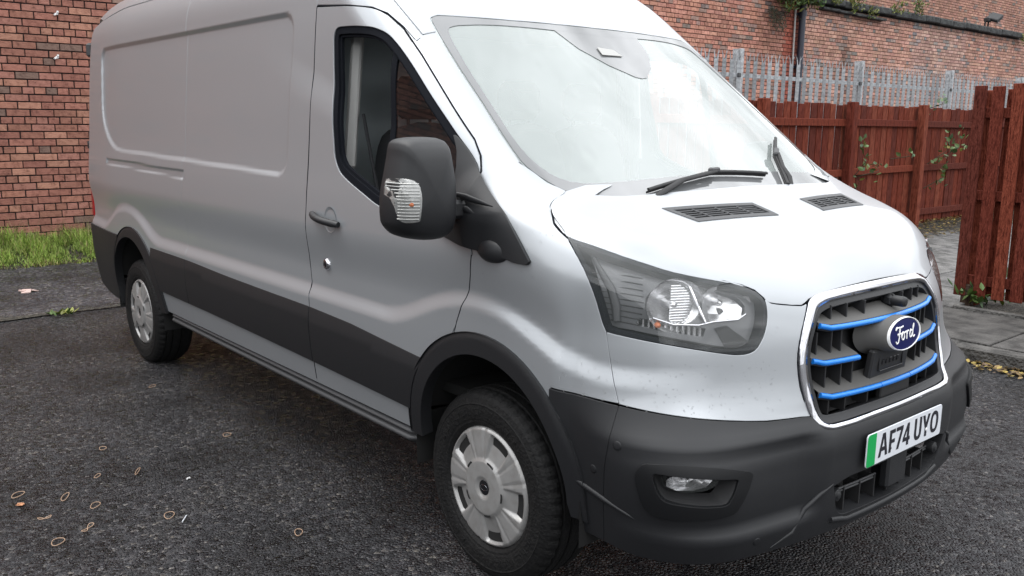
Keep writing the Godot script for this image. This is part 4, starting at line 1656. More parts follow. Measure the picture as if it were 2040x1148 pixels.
		var rf := Shape.new()
		var cc := land(Vector2(0.553, 0.606), WRAP, -0.040)
		var bx := Basis.looking_at(-Vector3(-0.52, 0, 0.85).normalized(), Vector3.UP)
		rf.lathe(pv([0.0, -0.03, 0.02, -0.024, 0.036, -0.008, 0.044, 0.008]), 9, Transform3D(bx.scaled_local(Vector3(1.65, 0.66, 1)), cc), true, true)
		rf.lathe(pv([0.0, 0.0, 0.008, -0.002, 0.01, -0.025]), 12, Transform3D(bx, cc))
		for i in 4:
			rf.tri(cc + bx * Vector3(-0.052 + i * 0.017, 0.022, 0.004), cc + bx * Vector3(-0.038 + i * 0.017, 0.022, 0.004), cc + bx * Vector3(-0.045 + i * 0.017, 0.004, 0.008), bx.z, bx.z, bx.z)
		obj("fog_reflector", rf if k == 0 else rf.mirrored(), M.reflector, root)
		var gs := panel(ell(Vector2(0.555, 0.604), 0.075, 0.031), [], WRAP, 0.03, -0.032, 0, 0.0)
		obj("fog_glass", gs if k == 0 else gs.mirrored(), M.lens, root)
	# bumper ends behind the seam
	var e := pv([0.365, 0.806, 0.262, 0.814, 0.134, 0.815, 0.133, 0.50, 0.20, 0.36, 0.331, 0.36, 0.331, 0.498, 0.335, 0.621, 0.348, 0.72])
	var ends := both("bumper_end", panel(e, [shift(arch(ARCH_F, 0.466, 0.3), Vector2(-0.25, 0))], WRAP, 0.016, 0.004, 0, 0.03), M.plastic)
	# a ledge at the foot of the bumper's end
	var led := Shape.new()
	var lpp := PackedVector3Array()
	for q in [[0.205, 0.545], [0.26, 0.53], [0.33, 0.512], [0.40, 0.490], [0.44, 0.474]]:
		lpp.append(land(Vector2(q[0], q[1]), WRAP, 0.002))
	led.tube(lpp, [0.006, 0.010, 0.010, 0.006, 0.002], 8)
	both("bumper_ledge", led, M.plastic)
	# parking sensors
	for q in [[0.30, 0.60], [0.74, 0.405], [0.372, 0.70]]:
		var sn := Shape.new()
		var c := land(Vector2(q[0], q[1]), WRAP, 0.004)
		var nn := facing(c)
		sn.lathe(pv([0.0, 0.001, 0.010, 0.0012, 0.011, -0.001, 0.0135, 0.0, 0.014, -0.004]), 18, Transform3D(Basis.looking_at(-nn, Vector3.UP), c + nn * 0.001))
		both("parking_sensor", sn, M.plastic)
	# number plate
	var np := Node3D.new()
	np.name = "number_plate"
	van.add_child(np)
	np.position = Vector3(0, 0.6125, 1.0265)
	var pl := Shape.new()
	var rc := PackedVector2Array()
	for c in [[1, 1], [-1, 1], [-1, -1], [1, -1]]:
		var a0: float = rad_to_deg(atan2(c[1], c[0])) - 45
		rc.append_array(arc(Vector2(c[0] * 0.248, c[1] * 0.0435), 0.012, a0, a0 + 90, 4))
	pl.prism(rc, 0.004, Transform3D(), 0.001)
	obj("plate_board", pl, M.plate_white, np)
	var gb := Shape.new()
	var gp := PackedVector2Array([Vector2(-0.204, 0.0535), Vector2(-0.204, -0.0535)])
	gp.append_array(arc(Vector2(-0.248, -0.0435), 0.0105, 270, 180, 4))
	gp.append_array(arc(Vector2(-0.248, 0.0435), 0.0105, 180, 90, 4))
	gb.prism(gp, 0.0006, Transform3D(Basis(), Vector3(0, 0, 0.004)))
	obj("green_band", gb, M.plate_green, np)
	var tx := text_shape("AF74 UYO", 0.079, 0.0012, 0.418)
	var ti := MeshInstance3D.new()
	ti.name = "plate_lettering"
	ti.mesh = tx[0]
	tx[0].material = M.letter
	ti.scale = tx[1]
	ti.position = Vector3(0.027, 0.0, 0.0046)
	np.add_child(ti)
	for bx in [-0.105, 0.145]:
		var bo := Shape.new()
		bo.lathe(pv([0.0, 0.003, 0.005, 0.002, 0.0065, 0.0]), 14, Transform3D(Basis(), Vector3(bx, -0.022 if bx < 0 else -0.012, 0.0045)))
		obj("plate_screw", bo, M.letter if bx < 0 else M.white, np)

const MIRROR_Z := -0.012

func van_mirrors() -> void:
	# outline of the mirror head seen from the front
	var o := pv([-1.324, 1.561, -1.304, 1.575, -1.265, 1.581, -1.174, 1.581, -1.142, 1.574, -1.127, 1.555, -1.111, 1.495, -1.098, 1.430, -1.097, 1.360, -1.104, 1.299, -1.123, 1.265, -1.166, 1.250, -1.239, 1.252, -1.314, 1.268, -1.348, 1.292, -1.364, 1.316, -1.366, 1.390, -1.350, 1.459, -1.334, 1.520])
	for i in o.size():
		o[i].x = -1.345 + (o[i].x + 1.366) * 0.88
	var ring := resample(smooth(o, 3, 120), 0.014)
	var c := Vector2(-1.227, 1.41)
	var rows := []
	# from the glass side round the rim to the front dome
	for lay in [[0.93, -0.095], [0.985, -0.088], [1.0, -0.06], [0.995, -0.03], [0.965, 0.0], [0.90, 0.022], [0.78, 0.040], [0.6, 0.052], [0.38, 0.059], [0.18, 0.062], [0.001, 0.063]]:
		var row := []
		for q in ring:
			var d: Vector2 = (q - c) * lay[0]
			row.append(Vector3(c.x + d.x, c.y + d.y, MIRROR_Z + lay[1]))
		rows.append(row)
	var head := Shape.new()
	head.sheet(rows, Vector3(c.x, c.y, -0.06), true)
	var back := Shape.new()
	var tri2 := Geometry2D.triangulate_polygon(ring)
	for i in range(0, tri2.size(), 3):
		var p := []
		for j in 3:
			var q := c + (ring[tri2[i + j]] - c) * 0.93
			p.append(Vector3(q.x, q.y, MIRROR_Z - 0.094))
		back.tri(p[0], p[1], p[2], Vector3(0, 0, -1), Vector3(0, 0, -1), Vector3(0, 0, -1))
	# clear indicator wrapped round its outer edge: it follows the head's dome
	var layers := [[1.0, -0.06], [0.995, -0.03], [0.965, 0.0], [0.90, 0.022], [0.78, 0.040], [0.6, 0.052], [0.38, 0.059], [0.18, 0.062], [0.0, 0.063]]
	var dome := func(q: Vector2) -> float:
		var d := q - c
		var far := c + d.normalized() * 0.5
		var rim := 0.3
		for i in ring.size():
			var x = Geometry2D.segment_intersects_segment(c, far, ring[i], ring[(i + 1) % ring.size()])
			if x != null:
				rim = c.distance_to(x)
		var r := d.length() / rim
		for i in layers.size() - 1:
			if r >= layers[i + 1][0]:
				return MIRROR_Z + lerpf(layers[i + 1][1], layers[i][1], clampf((r - layers[i + 1][0]) / (layers[i][0] - layers[i + 1][0]), 0.0, 1.0))
		return MIRROR_Z + 0.063
	var io := pv([-1.331, 1.452, -1.322, 1.456, -1.306, 1.450, -1.295, 1.432, -1.291, 1.390, -1.294, 1.322, -1.322, 1.318, -1.333, 1.328, -1.338, 1.380, -1.337, 1.425])
	for i in io.size():
		io[i].x = -1.3435 + (io[i].x + 1.338) * 1.35
	var ic := Vector2(-1.314, 1.386)
	var iring := resample(smooth(io, 2, 60), 0.010)
	var ind := Shape.new()
	var rib := Shape.new()
	var ir := []
	var rr := []
	for lay in [[1.0, -0.004], [0.99, 0.005], [0.9, 0.010], [0.7, 0.012], [0.5, 0.013], [0.25, 0.013], [0.001, 0.013]]:
		var row := []
		var row2 := []
		for q in iring:
			var d: Vector2 = (q - ic) * lay[0]
			var z: float = dome.call(ic + d)
			row.append(Vector3(ic.x + d.x, ic.y + d.y, z + lay[1]))
			row2.append(Vector3(ic.x + d.x, ic.y + d.y, z + 0.0025))
		ir.append(row)
		rr.append(row2)
	ind.sheet(ir, Vector3(ic.x + 0.03, ic.y, -0.2), true)
	rib.sheet(rr, Vector3(ic.x + 0.03, ic.y, -0.2), true)
	for i in 12:
		var y := 1.330 + i * 0.0100
		var pp := PackedVector3Array()
		for k in 7:
			var q := Vector2(lerpf(-1.339, -1.289, k / 6.0), y)
			pp.append(Vector3(q.x, q.y, dome.call(q) + 0.004))
		rib.tube(pp, [0.0026], 5)
	var bulb := Shape.new()
	bulb.lathe(pv([0.0, 0.008, 0.006, 0.006, 0.007, 0.0, 0.007, -0.01]), 10, Transform3D(Basis(), Vector3(-1.312, 1.376, dome.call(Vector2(-1.312, 1.376)) + 0.003)))
	# arm and foot
	var arm := Shape.new()
	arm.box(Vector3(-1.150, 1.347, -0.048), Vector3(0.19, 0.062, 0.075), 0.012, Basis(Vector3(0, 0, 1), -0.03))
	arm.box(Vector3(-1.062, 1.375, -0.035), Vector3(0.035, 0.03, 0.03), 0.008)
	var tri := pv([-0.073, 1.500, -0.046, 1.475, 0.02, 1.427, 0.095, 1.370, 0.165, 1.316, 0.232, 1.252, 0.277, 1.203, 0.268, 1.193, 0.21, 1.194, 0.153, 1.203, 0.05, 1.212, -0.045, 1.219, -0.15, 1.235, -0.19, 1.247, -0.17, 1.35, -0.135, 1.43, -0.155, 1.53, -0.19, 1.585, -0.178, 1.583, -0.125, 1.545])
	var base := panel(smooth(tri, 2, 40), [], SIDE, 0.016, 0.012, 0, 0.014)
	# the foot swells where the arm leaves it
	for i in base.v.size():
		var p := base.v[i]
		var t := 1.0 - smoothstep(0.03, 0.16, Vector2(p.z + 0.02, (p.y - 1.335) * 0.9).length())
		base.v[i].x -= 0.035 * t
		if base.n[i].x < -0.5:
			var g := 0.9 * t * (1.0 - t) * 2.0
			base.n[i] = (base.n[i] + Vector3(0, signf(p.y - 1.335) * g * 0.6, signf(p.z + 0.02) * g * 0.5)).normalized()
	var rib2 := Shape.new()
	for e in [[1.392, 1.372], [1.352, 1.318], [1.302, 1.262]]:
		rib2.tube(PackedVector3Array([Vector3(-1.075, e[0], -0.06), Vector3(-1.072, e[0] - 0.006, 0.0), Vector3(-1.055, e[1], 0.06), Vector3(-1.040, e[1] - 0.01, 0.10)]), [0.010, 0.012, 0.008, 0.002], 8, Vector3.RIGHT, 0.6)
	var boot := Shape.new()
	var br := []
	for k in 12:
		var t := k / 11.0
		var r := 0.036 * pow(sin(PI * clampf(t * 0.92 + 0.05, 0, 1)), 0.6)
		var ctr := Vector3(-1.045, 1.222, 0.085).lerp(Vector3(-1.050, 1.215, 0.085), t)
		var row := []
		for j in 16:
			var a := TAU * j / 16
			row.append(Vector3(-1.038 - 0.030 * maxf(0, sin(a)) * sin(PI * t), 1.222 + cos(a) * r * 1.1 - 0.012 * t, 0.01 + 0.165 * t))
		br.append(row)
	boot.sheet(br, Vector3(-1.04, 1.222, 0.09), true)
	for k in 2:
		var root := Node3D.new()
		root.name = numbered("wing_mirror", van)
		van.add_child(root, true)
		for e in [["mirror_head", head, M.plastic], ["mirror_glass", back, M.chrome], ["mirror_indicator", ind, M.lens], ["indicator_reflector", rib, M.indicator_back], ["indicator_bulb", bulb, M.amber], ["mirror_arm", arm, M.plastic], ["mirror_foot", base, M.plastic], ["foot_rib", rib2, M.plastic], ["mirror_boot", boot, M.plastic]]:
			var piece := obj(e[0], e[1] if k == 0 else e[1].mirrored(), e[2], root)
			if k == 1 and not e[0] in ["mirror_foot", "foot_rib", "mirror_boot"]:
				# the far mirror is folded back against its window
				var pivot := Vector3(1.075, 0, -0.045)
				piece.transform = Transform3D(Basis(), pivot + Vector3(-0.085, -0.03, -0.07)) * Transform3D(Basis(Vector3.UP, deg_to_rad(84)), Vector3.ZERO) * Transform3D(Basis(), -pivot)

func van_wheels() -> void:
	# built with its outer face towards +z, then turned
	var tyre := Shape.new()
	var prof := [[.216, .098], [.226, .110], [.236, .1165], [.244, .1175], [.250, .1200], [.262, .1225], [.285, .1235], [.300, .1225], [.304, .1240], [.308, .1215], [.326, .1150], [.338, .1060], [.346, .0950], [.3515, .0820], [.3525, .0720], [.3440, .0700], [.3440, .0640], [.3545, .0620], [.3550, .0330], [.3460, .0310], [.3460, .0250], [.3555, .0230], [.3555, -.0230], [.3460, -.0250], [.3460, -.0310], [.3550, -.0330], [.3500, -.0850], [.330, -.113], [.25, -.118], [.216, -.098]]
	var segs := 150
	for s in segs:
		for i in prof.size() - 1:
			var q := []
			for e in [[0, 0], [1, 0], [1, 1], [0, 1]]:
				var k: int = (s + e[0]) % segs
				var p: Array = prof[i + e[1]]
				var r: float = p[0]
				var ii: int = i + e[1]
				# sipes across the shoulder
				if ii >= 10 and ii <= 14 and k % 3 == 0:
					r -= 0.0042 if ii >= 12 else 0.0015
				var a := TAU * k / segs
				q.append(Vector3(cos(a) * r, sin(a) * r, p[1]))
			var p0: Array = prof[i]
			var p1: Array = prof[i + 1]
			var am := TAU * (s + 0.5) / segs
			var nn := Vector2(p0[1] - p1[1], p1[0] - p0[0]).normalized()
			tyre.quad(q[0], q[1], q[2], q[3], Vector3(cos(am) * nn.x, sin(am) * nn.x, nn.y))
	# a moulded ring of blocks on the sidewall
	for i in 40:
		if i % 10 in [1, 2, 3, 4, 6, 7]:
			var a := TAU * i / 40
			tyre.box(Vector3(cos(a) * 0.272, sin(a) * 0.272, 0.1238), Vector3(0.016, 0.020, 0.0016), 0.0005, Basis(Vector3(0, 0, 1), a))
	var rim := Shape.new()
	rim.lathe(pv([0.0, 0.02, 0.10, 0.03, 0.17, 0.05, 0.20, 0.06, 0.212, 0.098, 0.226, 0.104]), 48)
	var cover := Shape.new()
	var slots := []
	var R := 34
	var A := 180
	var rows := []
	var pocket := func(r: float, a: float) -> Vector2:
		var step := TAU / 5.0
		var d := fposmod(a - deg_to_rad(68.0) + step * 0.5, step) - step * 0.5
		return Vector2(r, d)
	var high := func(r: float, a: float) -> float:
		var q: Vector2 = pocket.call(r, a)
		var z := 0.114 + 0.010 * (1.0 - pow(r / 0.22, 2.0)) - 0.018 * smoothstep(0.212, 0.226, r)
		z += 0.007 * (1.0 - smoothstep(0.098, 0.106, r))
		z -= 0.008 * (1.0 - smoothstep(0.030, 0.040, r))
		var hw := lerpf(0.33, 0.23, clampf((r - 0.105) / 0.1, 0, 1))
		var inside := smoothstep(hw + 0.03, hw - 0.03, absf(q.y)) * smoothstep(0.108, 0.114, r) * smoothstep(0.207, 0.200, r)
		z -= inside * lerpf(0.004, 0.020, clampf((r - 0.11) / 0.09, 0, 1))
		# a step along each spoke
		z -= 0.0025 * smoothstep(0.10, 0.12, r) * smoothstep(0.02, 0.0, absf(absf(q.y) - 0.44) - 0.02)
		return z
	for i in R + 1:
		var r := lerpf(0.001, 0.2255, float(i) / R)
		var row := []
		for k in A:
			var a := TAU * k / A
			row.append(Vector3(cos(a) * r, sin(a) * r, high.call(r, a)))
		rows.append(row)
	cover.sheet(rows, Vector3(0, 0, -3.0), true)
	for k in 5:
		var a := deg_to_rad(68.0) + TAU / 5.0 * k
		for e in [[0.161, 0.198, 0.235], [0.099, 0.107, 0.18]]:
			var pl := PackedVector2Array()
			for j in 9:
				var t := lerpf(-e[2], e[2], j / 8.0)
				pl.append(Vector2(cos(a + t), sin(a + t)) * (e[1] - (0.005 if j in [0, 8] else 0.0)))
			for j in 9:
				var t := lerpf(e[2], -e[2], j / 8.0) * 0.92
				pl.append(Vector2(cos(a + t), sin(a + t)) * e[0])
			var zz: float = high.call((e[0] + e[1]) * 0.5, a) + (0.003 if e[0] > 0.12 else 0.0045)
			var one := Shape.new()
			one.prism(pl, 0.0012, Transform3D(Basis(), Vector3(0, 0, zz - 0.001)))
			slots.append(one)
	var cap := Shape.new()
	cap.lathe(pv([0.0, 0.1245, 0.02, 0.1240, 0.035, 0.122, 0.037, 0.118]), 28)
	var ring := Shape.new()
	ring.lathe(pv([0.035, 0.119, 0.037, 0.1265, 0.046, 0.1275, 0.053, 0.119]), 32)
	var mark := Shape.new()
	mark.lathe(pv([0.018, 0.1235, 0.019, 0.1243, 0.0205, 0.1243, 0.0215, 0.1230]), 28, Transform3D(Basis().scaled(Vector3(1, 0.5, 1)), Vector3(0, 0, 0.0004)))
	var first: Node3D = null
	for w in [[-0.868, 0.0, -PI / 2, 0.0], [0.868, 0.0, PI / 2, 0.3], [-0.868, -3.75, -PI / 2, 0.45], [0.868, -3.75, PI / 2, 0.1]]:
		var o: Node3D
		if first == null:
			o = Node3D.new()
			o.name = "wheel"
			obj("tyre", tyre, M.tyre, o)
			obj("rim", rim, M.gloss_black, o)
			obj("wheel_cover", cover, M.wheel, o)
			for sl in slots:
				obj("cover_slot", sl, M.liner, o)
			obj("centre_ring", ring, M.wheel, o)
			obj("centre_cap", cap, M.gloss_black, o)
			obj("centre_mark", mark, M.chrome, o)
			first = o
			numbered("wheel", van)
		else:
			o = first.duplicate()
			o.name = numbered("wheel", van)
		van.add_child(o, true)
		o.position = Vector3(w[0], 0.345, w[1])
		o.basis = Basis(Vector3.UP, w[2]) * Basis(Vector3(0, 0, 1), w[3])

func van_cabin() -> void:
	# bulkhead behind the seats, floor, dashboard, wheel, three seats
	var bh := Shape.new()
	bh.prism(pv([-0.90, 0.62, 0.90, 0.62, 0.93, 1.3, 0.86, 2.05, 0.78, 2.28, -0.78, 2.28, -0.86, 2.05, -0.93, 1.3]), -0.02, Transform3D(Basis(), Vector3(0, 0, -1.30)))
	obj("bulkhead", bh, M.bulkhead, van)
	var lin_ := Shape.new()
	for sg in [-1.0, 1.0]:
		lin_.box(Vector3(sg * 0.885, 1.73, -1.03), Vector3(0.05, 0.62, 0.06), 0.02, Basis(Vector3(0, 0, 1), sg * 0.10))
	obj("pillar_trim", lin_, M.trim_light, van)
	for sg in [-1.0, 1.0]:
		var bl := Shape.new()
		bl.tube(PackedVector3Array([Vector3(sg * 0.86, 1.66, -1.0), Vector3(sg * 0.80, 1.2, -0.95), Vector3(sg * 0.74, 0.85, -0.9)]), [0.022], 6, Vector3.UP, 0.3)
		obj("seat_belt", bl, M.fabric, van)
	var fl := Shape.new()
	fl.box(Vector3(0, 0.62, -0.55), Vector3(1.8, 0.04, 1.5))
	fl.box(Vector3(0, 0.95, 0.30), Vector3(1.7, 0.7, 0.05))
	obj("cab_floor", fl, M.liner, van)
	var hl := Shape.new()
	hl.prism(pv([-0.68, -0.80, 0.68, -0.80, 0.74, -1.28, -0.74, -1.28]), 0.02, Transform3D(Basis(Vector3(1, 0, 0), Vector3(0, 0, 1), Vector3(0, -1, 0)), Vector3(0, 2.06, 0)))
	obj("headlining", hl, M.trim_light, van)
	var ds := Shape.new()
	var rows := []
	for e in [[0.80, -0.30], [1.15, -0.36], [1.28, -0.30], [1.33, -0.18], [1.33, 0.02], [1.37, 0.20]]:
		var row := []
		for i in 9:
			row.append(Vector3(lerpf(-0.86, 0.86, i / 8.0), e[0], e[1]))
		rows.append(row)
	ds.sheet(rows, Vector3(0, 0.9, 0.4))
	obj("dashboard", ds, M.fabric, van)
	var wh := Shape.new()
	var pp := PackedVector3Array()
	for i in 28:
		var a := TAU * i / 28
		pp.append(Vector3(-0.46 + cos(a) * 0.19, 1.22 + sin(a) * 0.13, -0.47 + sin(a) * 0.13))
	wh.tube(pp, [0.016], 8, Vector3.UP, 1.0, true)
	wh.box(Vector3(-0.46, 1.21, -0.46), Vector3(0.34, 0.05, 0.03), 0.01, Basis(Vector3.RIGHT, 0.7))
	obj("steering_wheel", wh, M.fabric, van)
	for x in [-0.52, 0.08, 0.52]:
		var st := Node3D.new()
		st.name = numbered("seat", van)
		van.add_child(st, true)
		var a := Shape.new()
		a.box(Vector3(x, 0.93, -0.78), Vector3(0.46, 0.16, 0.50), 0.05)
		obj("seat_cushion", a, M.fabric, st)
		var b := Shape.new()
		var o := smooth(pv([-0.23, 0.0, 0.23, 0.0, 0.25, 0.25, 0.22, 0.5, 0.14, 0.62, -0.14, 0.62, -0.22, 0.5, -0.25, 0.25]), 3, 80)
		b.prism(o, 0.14, Transform3D(Basis(Vector3.RIGHT, -0.16), Vector3(x, 0.98, -1.02)), 0.04)
		obj("seat_back", b, M.fabric, st)
		var h := Shape.new()
		h.box(Vector3(x, 1.735, -1.08), Vector3(0.27, 0.19, 0.10), 0.045)
		for s in [-0.06, 0.06]:
			h.tube(PackedVector3Array([Vector3(x + s, 1.55, -1.08), Vector3(x + s, 1.70, -1.08)]), [0.007], 6)
		obj("headrest", h, M.fabric, st)

# rain beaded on wing, bumper and bonnet edge
func van_drops() -> void:
	var d := SphereMesh.new()
	d.radius = 1.0
	d.height = 2.0
	d.radial_segments = 10
	d.rings = 5
	d.material = M.drop
	var xf := []
	var tint := []
	for i in 330:
		var p: Vector3
		if i < 330:
			var s := rng.randf_range(-0.25, 1.05)
			var y := rng.randf_range(0.80, 1.30)
			if s > 0.1 and y > 0.95 and s < 0.85:
				y = rng.randf_range(0.78, 0.94)
			if Vector2(s + 0.25, y).distance_to(ARCH_F) < 0.5 or s > 0.86:
				continue
			p = land(Vector2(s, y), WRAP, 0.004 if y < 0.78 else 0.0)
		else:
			p = land(Vector2(rng.randf_range(-0.9, -0.1), rng.randf_range(0.05, 0.5)), TILT, 0.0, 1)
		var nn := facing(p)
		var r := rng.randf_range(0.0012, 0.0030)
		var bs := Basis.looking_at(-nn, Vector3(0.1, 1, 0.05)) * Basis().scaled(Vector3(r, r * rng.randf_range(1.0, 1.5), r * 0.45))
		xf.append(Transform3D(bs, p))
		tint.append(Color.WHITE)
	scatter("raindrops", d, xf, tint, van)

# ------------------------------------------------------------------ ground
func flat(x0: float, x1: float, z0: float, z1: float, y00: float, y01 := INF, cell := 0.0) -> Shape:
	# y00 at z0, y01 at z1
	var s := Shape.new()
	var b := y00 if y01 == INF else y01
	var nx := 1 if cell <= 0.0 else maxi(1, int((x1 - x0) / cell))
	var nz := 1 if cell <= 0.0 else maxi(1, int((z1 - z0) / cell))
	for i in nx:
		for j in nz:
			var xa := lerpf(x0, x1, float(i) / nx)
			var xb := lerpf(x0, x1, float(i + 1) / nx)
			var ta := float(j) / nz
			var tb := float(j + 1) / nz
			s.quad(Vector3(xa, lerpf(y00, b, ta), lerpf(z0, z1, ta)), Vector3(xb, lerpf(y00, b, ta), lerpf(z0, z1, ta)), Vector3(xb, lerpf(y00, b, tb), lerpf(z0, z1, tb)), Vector3(xa, lerpf(y00, b, tb), lerpf(z0, z1, tb)), Vector3.UP)
	return s

const BANK := -8.42
const WALL := -9.30

func build_ground() -> void:
	struct("tarmac", flat(-90, 90, -90, 90, 0.0), M.tarmac)
	# an older, worn surface with a ragged front edge
	var o := Shape.new()
	var r := RandomNumberGenerator.new()
	r.seed = 77
	var px := -14.0
	var pz := -5.70
	while px < 3.4:
		var nx := px + 0.22
		var nz := -5.70 + r.randf_range(-0.035, 0.035) + 0.05 * sin(px * 1.3)
		o.quad(Vector3(px, 0.006, pz), Vector3(nx, 0.006, nz), Vector3(nx, 0.006, WALL), Vector3(px, 0.006, WALL), Vector3.UP)
		o.quad(Vector3(px, 0.006, pz), Vector3(nx, 0.006, nz), Vector3(nx, -0.01, nz + 0.012), Vector3(px, -0.01, pz + 0.012), Vector3.BACK)
		px = nx
		pz = nz
	struct("old_tarmac", o, M.old_tarmac)
	# silt that has gathered along that edge
	var si := Shape.new()
	px = -14.0
	while px < 3.4:
		var w0 := 0.03 + 0.022 * sin(px * 2.9) + 0.014 * sin(px * 7.3)
		var w1 := 0.03 + 0.022 * sin((px + 0.2) * 2.9) + 0.014 * sin((px + 0.2) * 7.3)
		si.quad(Vector3(px, 0.011, -5.69 + w0), Vector3(px + 0.2, 0.011, -5.69 + w1), Vector3(px + 0.2, 0.011, -5.72 - w1), Vector3(px, 0.011, -5.72 - w0), Vector3.UP)
		px += 0.2
	struct("silt_line", si, tinted(M.soil, lin(0.115, 0.102, 0.080)))
	# earth bank along the foot of the wall
	var b := Shape.new()
	var rows := []
	for j in 8:
		var row := []
		for i in 60:
			var t := j / 7.0
			var x := -14.0 + i * 0.3
			row.append(Vector3(x, 0.008 + 0.20 * smoothstep(0.0, 1.0, t) + 0.02 * sin(x * 3.1 + j) * t, lerpf(BANK + 0.04 * sin(x * 2.3) + 0.03 * sin(x * 6.1), WALL, t)))
		rows.append(row)
	b.sheet(rows, Vector3(0, -50, -9))
	struct("earth_bank", b, M.soil)
	# footway: edging kerb, flags, alley
	var base := flat(3.60, 4.82, -8.0, 6.0, 0.09)
	base.add(flat(4.82, 30.0, -3.9, -0.8, 0.24, 0.09))
	struct("footway_bed", base, M.soil)
	var kerb := thing("kerb", "low grey concrete kerb along the footway beyond the van's nose", "kerb")
	for i in 12:
		var s := Shape.new()
		s.box(Vector3(3.585, 0.055 + 0.003 * sin(i * 2.1), -4.4 + i * 0.912), Vector3(0.13, 0.115, 0.905), 0.014, Basis(Vector3.UP, 0.003 * sin(i * 1.7)))
		obj("kerb_stone", s, M.concrete, kerb)
	var edge := thing("edging", "thin concrete edging between the footway and the fence bed", "edging")
	for i in 5:
		var s := Shape.new()
		s.box(Vector3(4.80, 0.085, -0.40 + i * 0.912), Vector3(0.05, 0.12, 0.905), 0.008)
		obj("edging_stone", s, M.concrete, edge)
	var foot := Node3D.new()
	foot.name = "footway"
	foot.set_meta("kind", "structure")
	add_child(foot)
	var tints := [lin(0.088, 0.084, 0.080), lin(0.098, 0.093, 0.089), lin(0.108, 0.103, 0.098), lin(0.080, 0.076, 0.074)]
	for i in 11:
		var s := Shape.new()
		s.box(Vector3(4.212, 0.085, -4.15 + i * 0.90), Vector3(1.115, 0.07, 0.885), 0.006, Basis(Vector3(0, 0, 1), 0.006 * sin(i * 2.7)))
		obj("paving_flag", s, tinted(M.concrete, tints[i % 4]), foot)
	for i in 12:
		for j in 3:
			var s := Shape.new()
			var z := -1.22 - j * 0.735
			var x := 5.20 + i * 0.80 + (0.4 if j == 1 else 0.0)
			s.box(Vector3(x, 0.085 + 0.0655 * (-(z) - 0.8) * 0.9, z), Vector3(0.785, 0.07, 0.72), 0.006, Basis(Vector3.RIGHT, 0.058))
			obj("paving_flag", s, tinted(M.concrete, tints[(i * 3 + j * 2) % 4].lightened(0.18)), foot)
	struct("fence_bed", flat(4.82, 9.0, -0.80, 4.0, 0.105, 0.115, 0.0), M.soil)
	struct("yard", flat(3.4, 40.0, WALL, -3.9, 0.10, 0.26), M.old_tarmac)

func tinted(m: StandardMaterial3D, c: Color) -> StandardMaterial3D:
	var key := [m, c]
	if not tint_store.has(key):
		var r: StandardMaterial3D = m.duplicate()
		r.albedo_color = c
		tint_store[key] = r
	return tint_store[key]

var tint_store := {}

# ------------------------------------------------------------------ brick walls
const COURSE := 0.085
const LONG := 0.25

func brick_tint(r: RandomNumberGenerator) -> Color:
	var k := r.randf()
	var c: Color
	if k < 0.46:
		c = Color(0.384, 0.195, 0.144)
	elif k < 0.70:
		c = Color(0.445, 0.238, 0.181)
	elif k < 0.86:
		c = Color(0.317, 0.156, 0.116)
	elif k < 0.945:
		c = Color(0.262, 0.181, 0.156)
	else:
		c = Color(0.183, 0.149, 0.137)
	var v := r.randf_range(0.84, 1.14)
	return Color(c.r * v, c.g * v * r.randf_range(0.95, 1.05), c.b * v)

# bricks of one wall: where = Callable(x, y) -> tint factor or null to leave a place empty
func lay(parent: Node3D, origin: Transform3D, x0: float, x1: float, y0: float, y1: float, singles: Rect2, seed_: int, tone: Callable) -> void:
	var r := RandomNumberGenerator.new()
	r.seed = seed_
	var s := Shape.new()
	s.box(Vector3.ZERO, Vector3(LONG - 0.013, COURSE - 0.0135, 0.05), 0.003)
	var hs := Shape.new()
	hs.box(Vector3.ZERO, Vector3(LONG * 0.5 - 0.013, COURSE - 0.0135, 0.05), 0.003)
	var lm := [s.mesh(M.brick), hs.mesh(M.brick)]
	var variants := []
	for k in 14:
		var c := brick_tint(r)
		variants.append([s.mesh(tinted(M.brick, Color(c.r * 0.80, c.g * 0.70, c.b * 0.67).linear_to_srgb())), hs.mesh(tinted(M.brick, Color(c.r * 0.80, c.g * 0.70, c.b * 0.67).linear_to_srgb()))])
	var xf := [[], []]
	var tint := [[], []]
	var rows := int((y1 - y0) / COURSE)
	for j in rows:
		var header := j % 4 == 3
		var w := LONG * 0.5 if header else LONG
		var k := 1 if header else 0
		var n := int((x1 - x0) / w)
		for i in n + 1:
			var x := x0 + (i + 0.5) * w + (w * 0.5 if j % 2 == 0 and not header else (0.06 if header else 0.0))
			var y := y0 + (j + 0.5) * COURSE
			var c := brick_tint(r)
			var jig := Transform3D(Basis(Vector3(0, 0, 1), r.randf_range(-0.006, 0.006)) * Basis(Vector3.UP, r.randf_range(-0.012, 0.012)), Vector3(x + r.randf_range(-0.002, 0.002), y + r.randf_range(-0.0015, 0.0015), r.randf_range(-0.004, 0.004)))
			var f: Color = tone.call(x, y, r)
			if f.a < 0.5:
				continue
			if singles.has_point(Vector2(x, y)):
				put("brick", variants[r.randi() % 14][k], parent, origin * jig)
			else:
				xf[k].append(origin * jig)
				tint[k].append(Color(c.r * f.r, c.g * f.g, c.b * f.b))
	if xf[0].size():
		scatter("stretcher_bricks", lm[0], xf[0], tint[0], parent)
	if xf[1].size():
		scatter("header_bricks", lm[1], xf[1], tint[1], parent)

